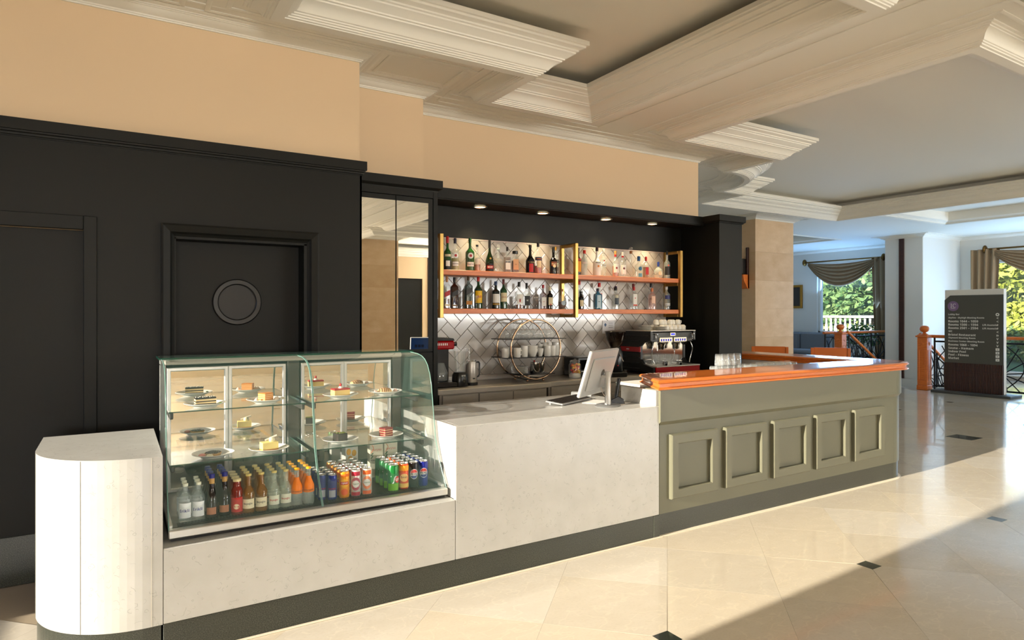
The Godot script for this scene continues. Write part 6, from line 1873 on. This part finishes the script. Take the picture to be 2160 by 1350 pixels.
func swag_curtain(label: String, z0: float, z1: float, panel_at_end: bool, drop: float) -> void:
	# a pole with a festoon hung in deep folds and one side panel; x is the wall, folds bulge into the room
	var x := 17.92
	var t := thing("curtain", label, "curtain", V(x, 0, 0))
	var y := 3.12
	var pole := part(t, "pole", Geo.new().tube([V(0, y, z0 - 0.1), V(0, y, z1 + 0.1)], 0.022, 10).done(), M.dull_brass)
	for z in [z0 - 0.14, z1 + 0.14]:
		part(pole, "finial", Geo.new().ball(V(0, y, z), V(0.10, 0.10, 0.045), 16).done(), M.dull_brass)
	var g := Geo.new()
	g.s.set_smooth_group(3)
	var nu := 40
	var nv := 44
	var grid := []
	for i in nu + 1:
		var u := float(i) / nu
		var row := []
		for j in nv + 1:
			var v := float(j) / nv
			var sag := 4.0 * u * (1.0 - u)
			var top := y - 0.02 - sag * 0.09
			var bot := y - 0.10 - sag * drop
			var fold := sin(v * TAU * 6.0) * 0.035 * (0.4 + 0.6 * sag)
			row.append(V(-0.05 - 0.06 * sag + fold, lerpf(top, bot, v), lerpf(z0, z1, u)))
		grid.append(row)
	for i in nu:
		for j in nv:
			g.qn(grid[i][j], grid[i + 1][j], grid[i + 1][j + 1], grid[i][j + 1], V(-1, 0, 0))
	part(t, "swag", g.done(), M.curtain)
	g = Geo.new()
	g.s.set_smooth_group(3)
	var zc := z1 if panel_at_end else z0
	var dirn := 1.0 if panel_at_end else -1.0
	var a := []
	for i in 37:
		var u := i / 36.0
		a.append([0.05 * sin(u * TAU * 4.0) - 0.03, zc + dirn * (u * 0.62 - 0.18), zc + dirn * (u * 0.48 - 0.06)])
	for i in 36:
		g.qn(V(a[i][0], y, a[i][1]), V(a[i + 1][0], y, a[i + 1][1]), V(a[i + 1][0] * 1.2, 0.02, a[i + 1][2]), V(a[i][0] * 1.2, 0.02, a[i][2]), V(-1, 0, 0))
	part(t, "side_panel", g.done(), M.curtain)


func windows() -> void:
	for i in WINS.size():
		var w: Array = WINS[i]
		var s := struct("window_%d" % (i + 2))
		for r in [[w[0], w[2], w[0] + 0.07, w[3]], [w[1] - 0.07, w[2], w[1], w[3]], [w[0], w[2], w[1], w[2] + 0.07], [w[0], w[3] - 0.07, w[1], w[3]]]:
			part(s, "frame", bx(18.16, r[1], r[0], 18.24, r[3], r[2], 0.004), M.white_paint)
		part(s, "pane", bx(18.195, w[2], w[0], 18.2, w[3], w[1]), M.window_glass)
		part(s, "sill", bx(18.0, w[2] - 0.04, w[0] - 0.05, 18.4, w[2], w[1] + 0.05, 0.006), M.white_paint)


func lounge() -> void:
	windows()
	newel("cherry newel post with ball finial behind the bar's far edge", V(14.63, 0, -8.98))
	newel("cherry newel post with ball finial next to the directory sign", V(14.15, 0, -6.88))
	railing("iron railing with fan panels along the back of the stair well", V(14.6, 0, -9.35), V(17.9, 0, -9.35), 5)
	railing("iron railing running behind the directory sign", V(14.22, 0, -6.72), V(14.22, 0, -1.2), 7)
	railing("iron stair railing sloping down from the rear newel post", V(14.78, 0, -8.86), V(16.6, -1.05, -8.86), 3)
	railing("iron stair railing sloping down beside the front newel post", V(14.32, 0, -7.02), V(16.2, -1.05, -7.02), 3)
	sign_board()
	chair("orange wood chair whose back shows over the bar, with a newel post behind", V(8.5, 0, -5.35), -0.95)
	chair("orange wood chair whose back shows against the stone pillar", V(8.1, 0, -6.05), -0.95)
	swag_curtain("beige swag curtain with one gathered panel by the white pier", -12.0, -9.9, true, 0.66)
	swag_curtain("tan swag curtain above the directory sign", -7.2, -4.6, false, 0.62)
	var s := thing("sofa", "long grey sofa under the lounge window", "sofa", V(17.2, 0, -12.4), -PI / 2.0)
	part(s, "base", bx(-1.3, 0.08, -0.45, 1.3, 0.42, 0.4, 0.03), M.sofa_grey)
	for k in 3:
		part(s, "back_cushion", bx(-1.28 + k * 0.86, 0.42, -0.45, -0.44 + k * 0.86, 1.02, -0.2, 0.05), M.sofa_grey)
		part(s, "seat_cushion", bx(-1.28 + k * 0.86, 0.42, -0.2, -0.44 + k * 0.86, 0.54, 0.4, 0.04), M.sofa_grey)
	var c := thing("cushion", "dark blue cushion leaning on the grey sofa", "cushion", V(17.2, 0.55, -12.75), -PI / 2.0)
	part(c, "pad", Geo.new().ball(V(0, 0.2, -0.05), V(0.24, 0.22, 0.08), 16).done(), col(Color(0.06, 0.08, 0.14), 0.8))
	var p := thing("painting", "gilt framed picture on the wall beside the lounge window", "picture", V(18.1, 2.1, -12.6), -PI / 2.0)
	part(p, "frame", frame_mesh(0.55, 0.72, 0.07, 0.05), col(Color(0.60, 0.44, 0.16), 0.35, 0.7), V(-0.275, -0.36, 0))
	part(p, "canvas", bx(-0.21, -0.29, 0, 0.21, 0.29, 0.02), col(Color(0.12, 0.10, 0.08), 0.5))
	var b := thing("wall_bracket", "carved red-brown bracket with a dark box on the stone pillar's side", "bracket", V(10.49, 2.05, -8.32), -PI / 2.0)
	part(b, "upright", bx(-0.02, 0.0, 0.0, 0.03, 0.80, 0.05, 0.008), M.walnut)
	part(b, "box", bx(-0.19, 0.28, 0.0, -0.02, 0.58, 0.14, 0.01), col(Color(0.10, 0.09, 0.08), 0.4))
	part(b, "ledge", Geo.new().prism(P2([0.0, 0.0, 0.05, 0.0, 0.16, 0.16, 0.18, 0.27, 0.0, 0.27]), 0.0, 0.22, Transform3D(Basis(V(0, 0, 1), V(0, 1, 0), V(-1, 0, 0)), V(0.03, 0, 0)), 0.01).done(), M.cherry_satin)
	# leafy plant in a pot by the stair railing
	var q := thing("potted_plant", "dark green leafy plant in a black pot beyond the railing", "plant", V(17.0, 0, -9.85), 0.0)
	part(q, "pot", Geo.new().lathe(V2([0.0, 0.0, 0.15, 0.0, 0.2, 0.42, 0.21, 0.45, 0.18, 0.45, 0.17, 0.40, 0.0, 0.40]), 20).done(), M.black_plastic)
	rng.seed = 31
	var g := Geo.new()
	for k in 420:
		var a := rng.randf() * TAU
		var e := rng.randf_range(-0.3, 1.2)
		var o := V(cos(a) * cos(e), sin(e) * 1.3, sin(a) * cos(e)) * 0.42 * pow(rng.randf(), 0.4) + V(0, 0.86, 0)
		g.s.set_color(Color(0.03, 0.09, 0.025).lerp(Color(0.10, 0.22, 0.07), rng.randf()))
		leaf(g, o, 0.11, 0.045)
	part(q, "foliage", g.done(), M.leaf)
	part(q, "stem", Geo.new().tube([V(0, 0.4, 0), V(0.02, 0.7, 0.02), V(-0.01, 1.0, 0)], 0.012, 6).done(), M.bark)


func leaf(g: Geo, o: Vector3, l: float, w: float) -> void:
	var d := Vector3(rng.randfn(), rng.randfn() * 0.6, rng.randfn()).normalized()
	var s := d.cross(Vector3(rng.randfn(), rng.randfn(), rng.randfn())).normalized() * w / 2.0
	g.t(o - d * l / 2, o + s, o + d * l / 2)
	g.t(o - d * l / 2, o + d * l / 2, o - s)


func tree(label: String, at: Vector3, h: float, r: float, c0: Color, c1: Color, n: int) -> void:
	var t := thing("garden_tree", label, "tree", at, 0, "trees in the garden")
	part(t, "trunk", Geo.new().tube([V(0, -0.5, 0), V(0.05, h * 0.35, 0.05), V(-0.05, h * 0.75, 0)], 0.13, 8).done(), M.bark)
	var g := Geo.new()
	var lumps := []
	for k in 24:
		lumps.append([Vector3(rng.randf_range(-1, 1) * r * 0.7, h * rng.randf_range(0.16, 0.92), rng.randf_range(-1, 1) * r * 0.7), r * rng.randf_range(0.28, 0.5)])
	for k in n:
		var l: Array = lumps[k % 24]
		var d: Vector3 = Vector3(rng.randfn(), rng.randfn(), rng.randfn()).normalized() * l[1] * pow(rng.randf(), 0.3)
		g.s.set_color(c0.lerp(c1, rng.randf()))
		leaf(g, l[0] + d * Vector3(1, 0.75, 1), 0.38, 0.18)
	part(t, "crown", g.done(), M.leaf)


func garden() -> void:
	var l := struct("lawn")
	part(l, "ground", bx(18.4, -0.6, -60, 90, -0.3, 40), mat("lawn", Color(0.36, 0.42, 0.20), 0.9))
	var b := thing("balustrade", "white stone balustrade on a terrace wall in the garden", "balustrade", V(26.5, 0, -21.0))
	part(b, "terrace_wall", bx(0, -0.4, 0, 0.4, 0.75, 6.5), M.white_paint)
	part(b, "coping", bx(-0.03, 0.75, 0, 0.43, 0.82, 6.5, 0.01), M.white_paint)
	part(b, "handrail", bx(0.02, 1.40, 0, 0.38, 1.5, 6.5, 0.01), M.white_paint)
	for k in 30:
		part(b, "baluster", Geo.new().lathe(V2([0.05, 0.82, 0.075, 0.92, 0.06, 1.05, 0.035, 1.2, 0.05, 1.4]), 10, 0, 0, TAU, Transform3D(Basis(), V(0.2, 0, 0.1 + k * 0.215))).done(), M.white_paint)
	rng.seed = 77
	var yg0 := Color(0.30, 0.36, 0.05)
	var yg1 := Color(0.52, 0.56, 0.12)
	var g0 := Color(0.06, 0.16, 0.05)
	var g1 := Color(0.22, 0.34, 0.12)
	var spots := [[33, -27, 9, 3.4, 0], [37, -24, 10, 3.6, 1], [35, -20.5, 8.5, 3.3, 0], [31, -17.5, 8, 3.0, 0], [38, -16, 10, 4.0, 1], [33, -13, 9, 3.2, 1], [36, -8.5, 10, 4.0, 1], [31, -9.5, 7, 2.8, 1], [33, -4, 9, 3.4, 1], [39, -2, 11, 4.2, 0], [31, 0.5, 8, 3.2, 1], [36, 5, 9, 3.8, 0], [41, -30, 11, 4.2, 0], [45, -19, 13, 5.0, 0], [45, -9, 13, 5.0, 0], [44, 1, 13, 5.0, 1], [40, -35, 12, 4.5, 1], [38, 11, 11, 4.5, 1]]
	for i in spots.size():
		var s: Array = spots[i]
		var y: bool = s[4] == 1
		tree("sunlit yellow-green tree outside the windows" if y else "blue-green pine tree outside the windows", V(s[0], -0.3, s[1]), s[2], s[3], yg0 if y else g0, yg1 if y else g1, 14000)
	# clipped shrubs at the feet of the trees
	for i in 9:
		var t := thing("garden_shrub", "low rounded shrub at the foot of the garden trees", "shrub", V(29.0 + (i % 3) * 0.8, -0.3, -24.0 + i * 3.1), 0, "shrubs in the garden")
		var g := Geo.new()
		for k in 900:
			var d := Vector3(rng.randfn(), rng.randfn(), rng.randfn()).normalized() * pow(rng.randf(), 0.3)
			g.s.set_color(g0.lerp(yg1, rng.randf() * 0.8))
			leaf(g, d * V(1.3, 0.75, 1.4) + V(0, 0.7, 0), 0.22, 0.1)
		part(t, "foliage", g.done(), M.leaf)


func _ready() -> void:
	set_view_and_light()
	font_bold.font_names = PackedStringArray(["Droid Sans"])
	font_bold.font_weight = 700
	font_serif.font_names = PackedStringArray(["Droid Serif"])
	make_materials()
	walls()
	ceiling()
	floor_tiles()
	dark_panelling()
	niche()
	mirror_cabinet()
	counters()
	back_bar()
	lounge()
	garden()
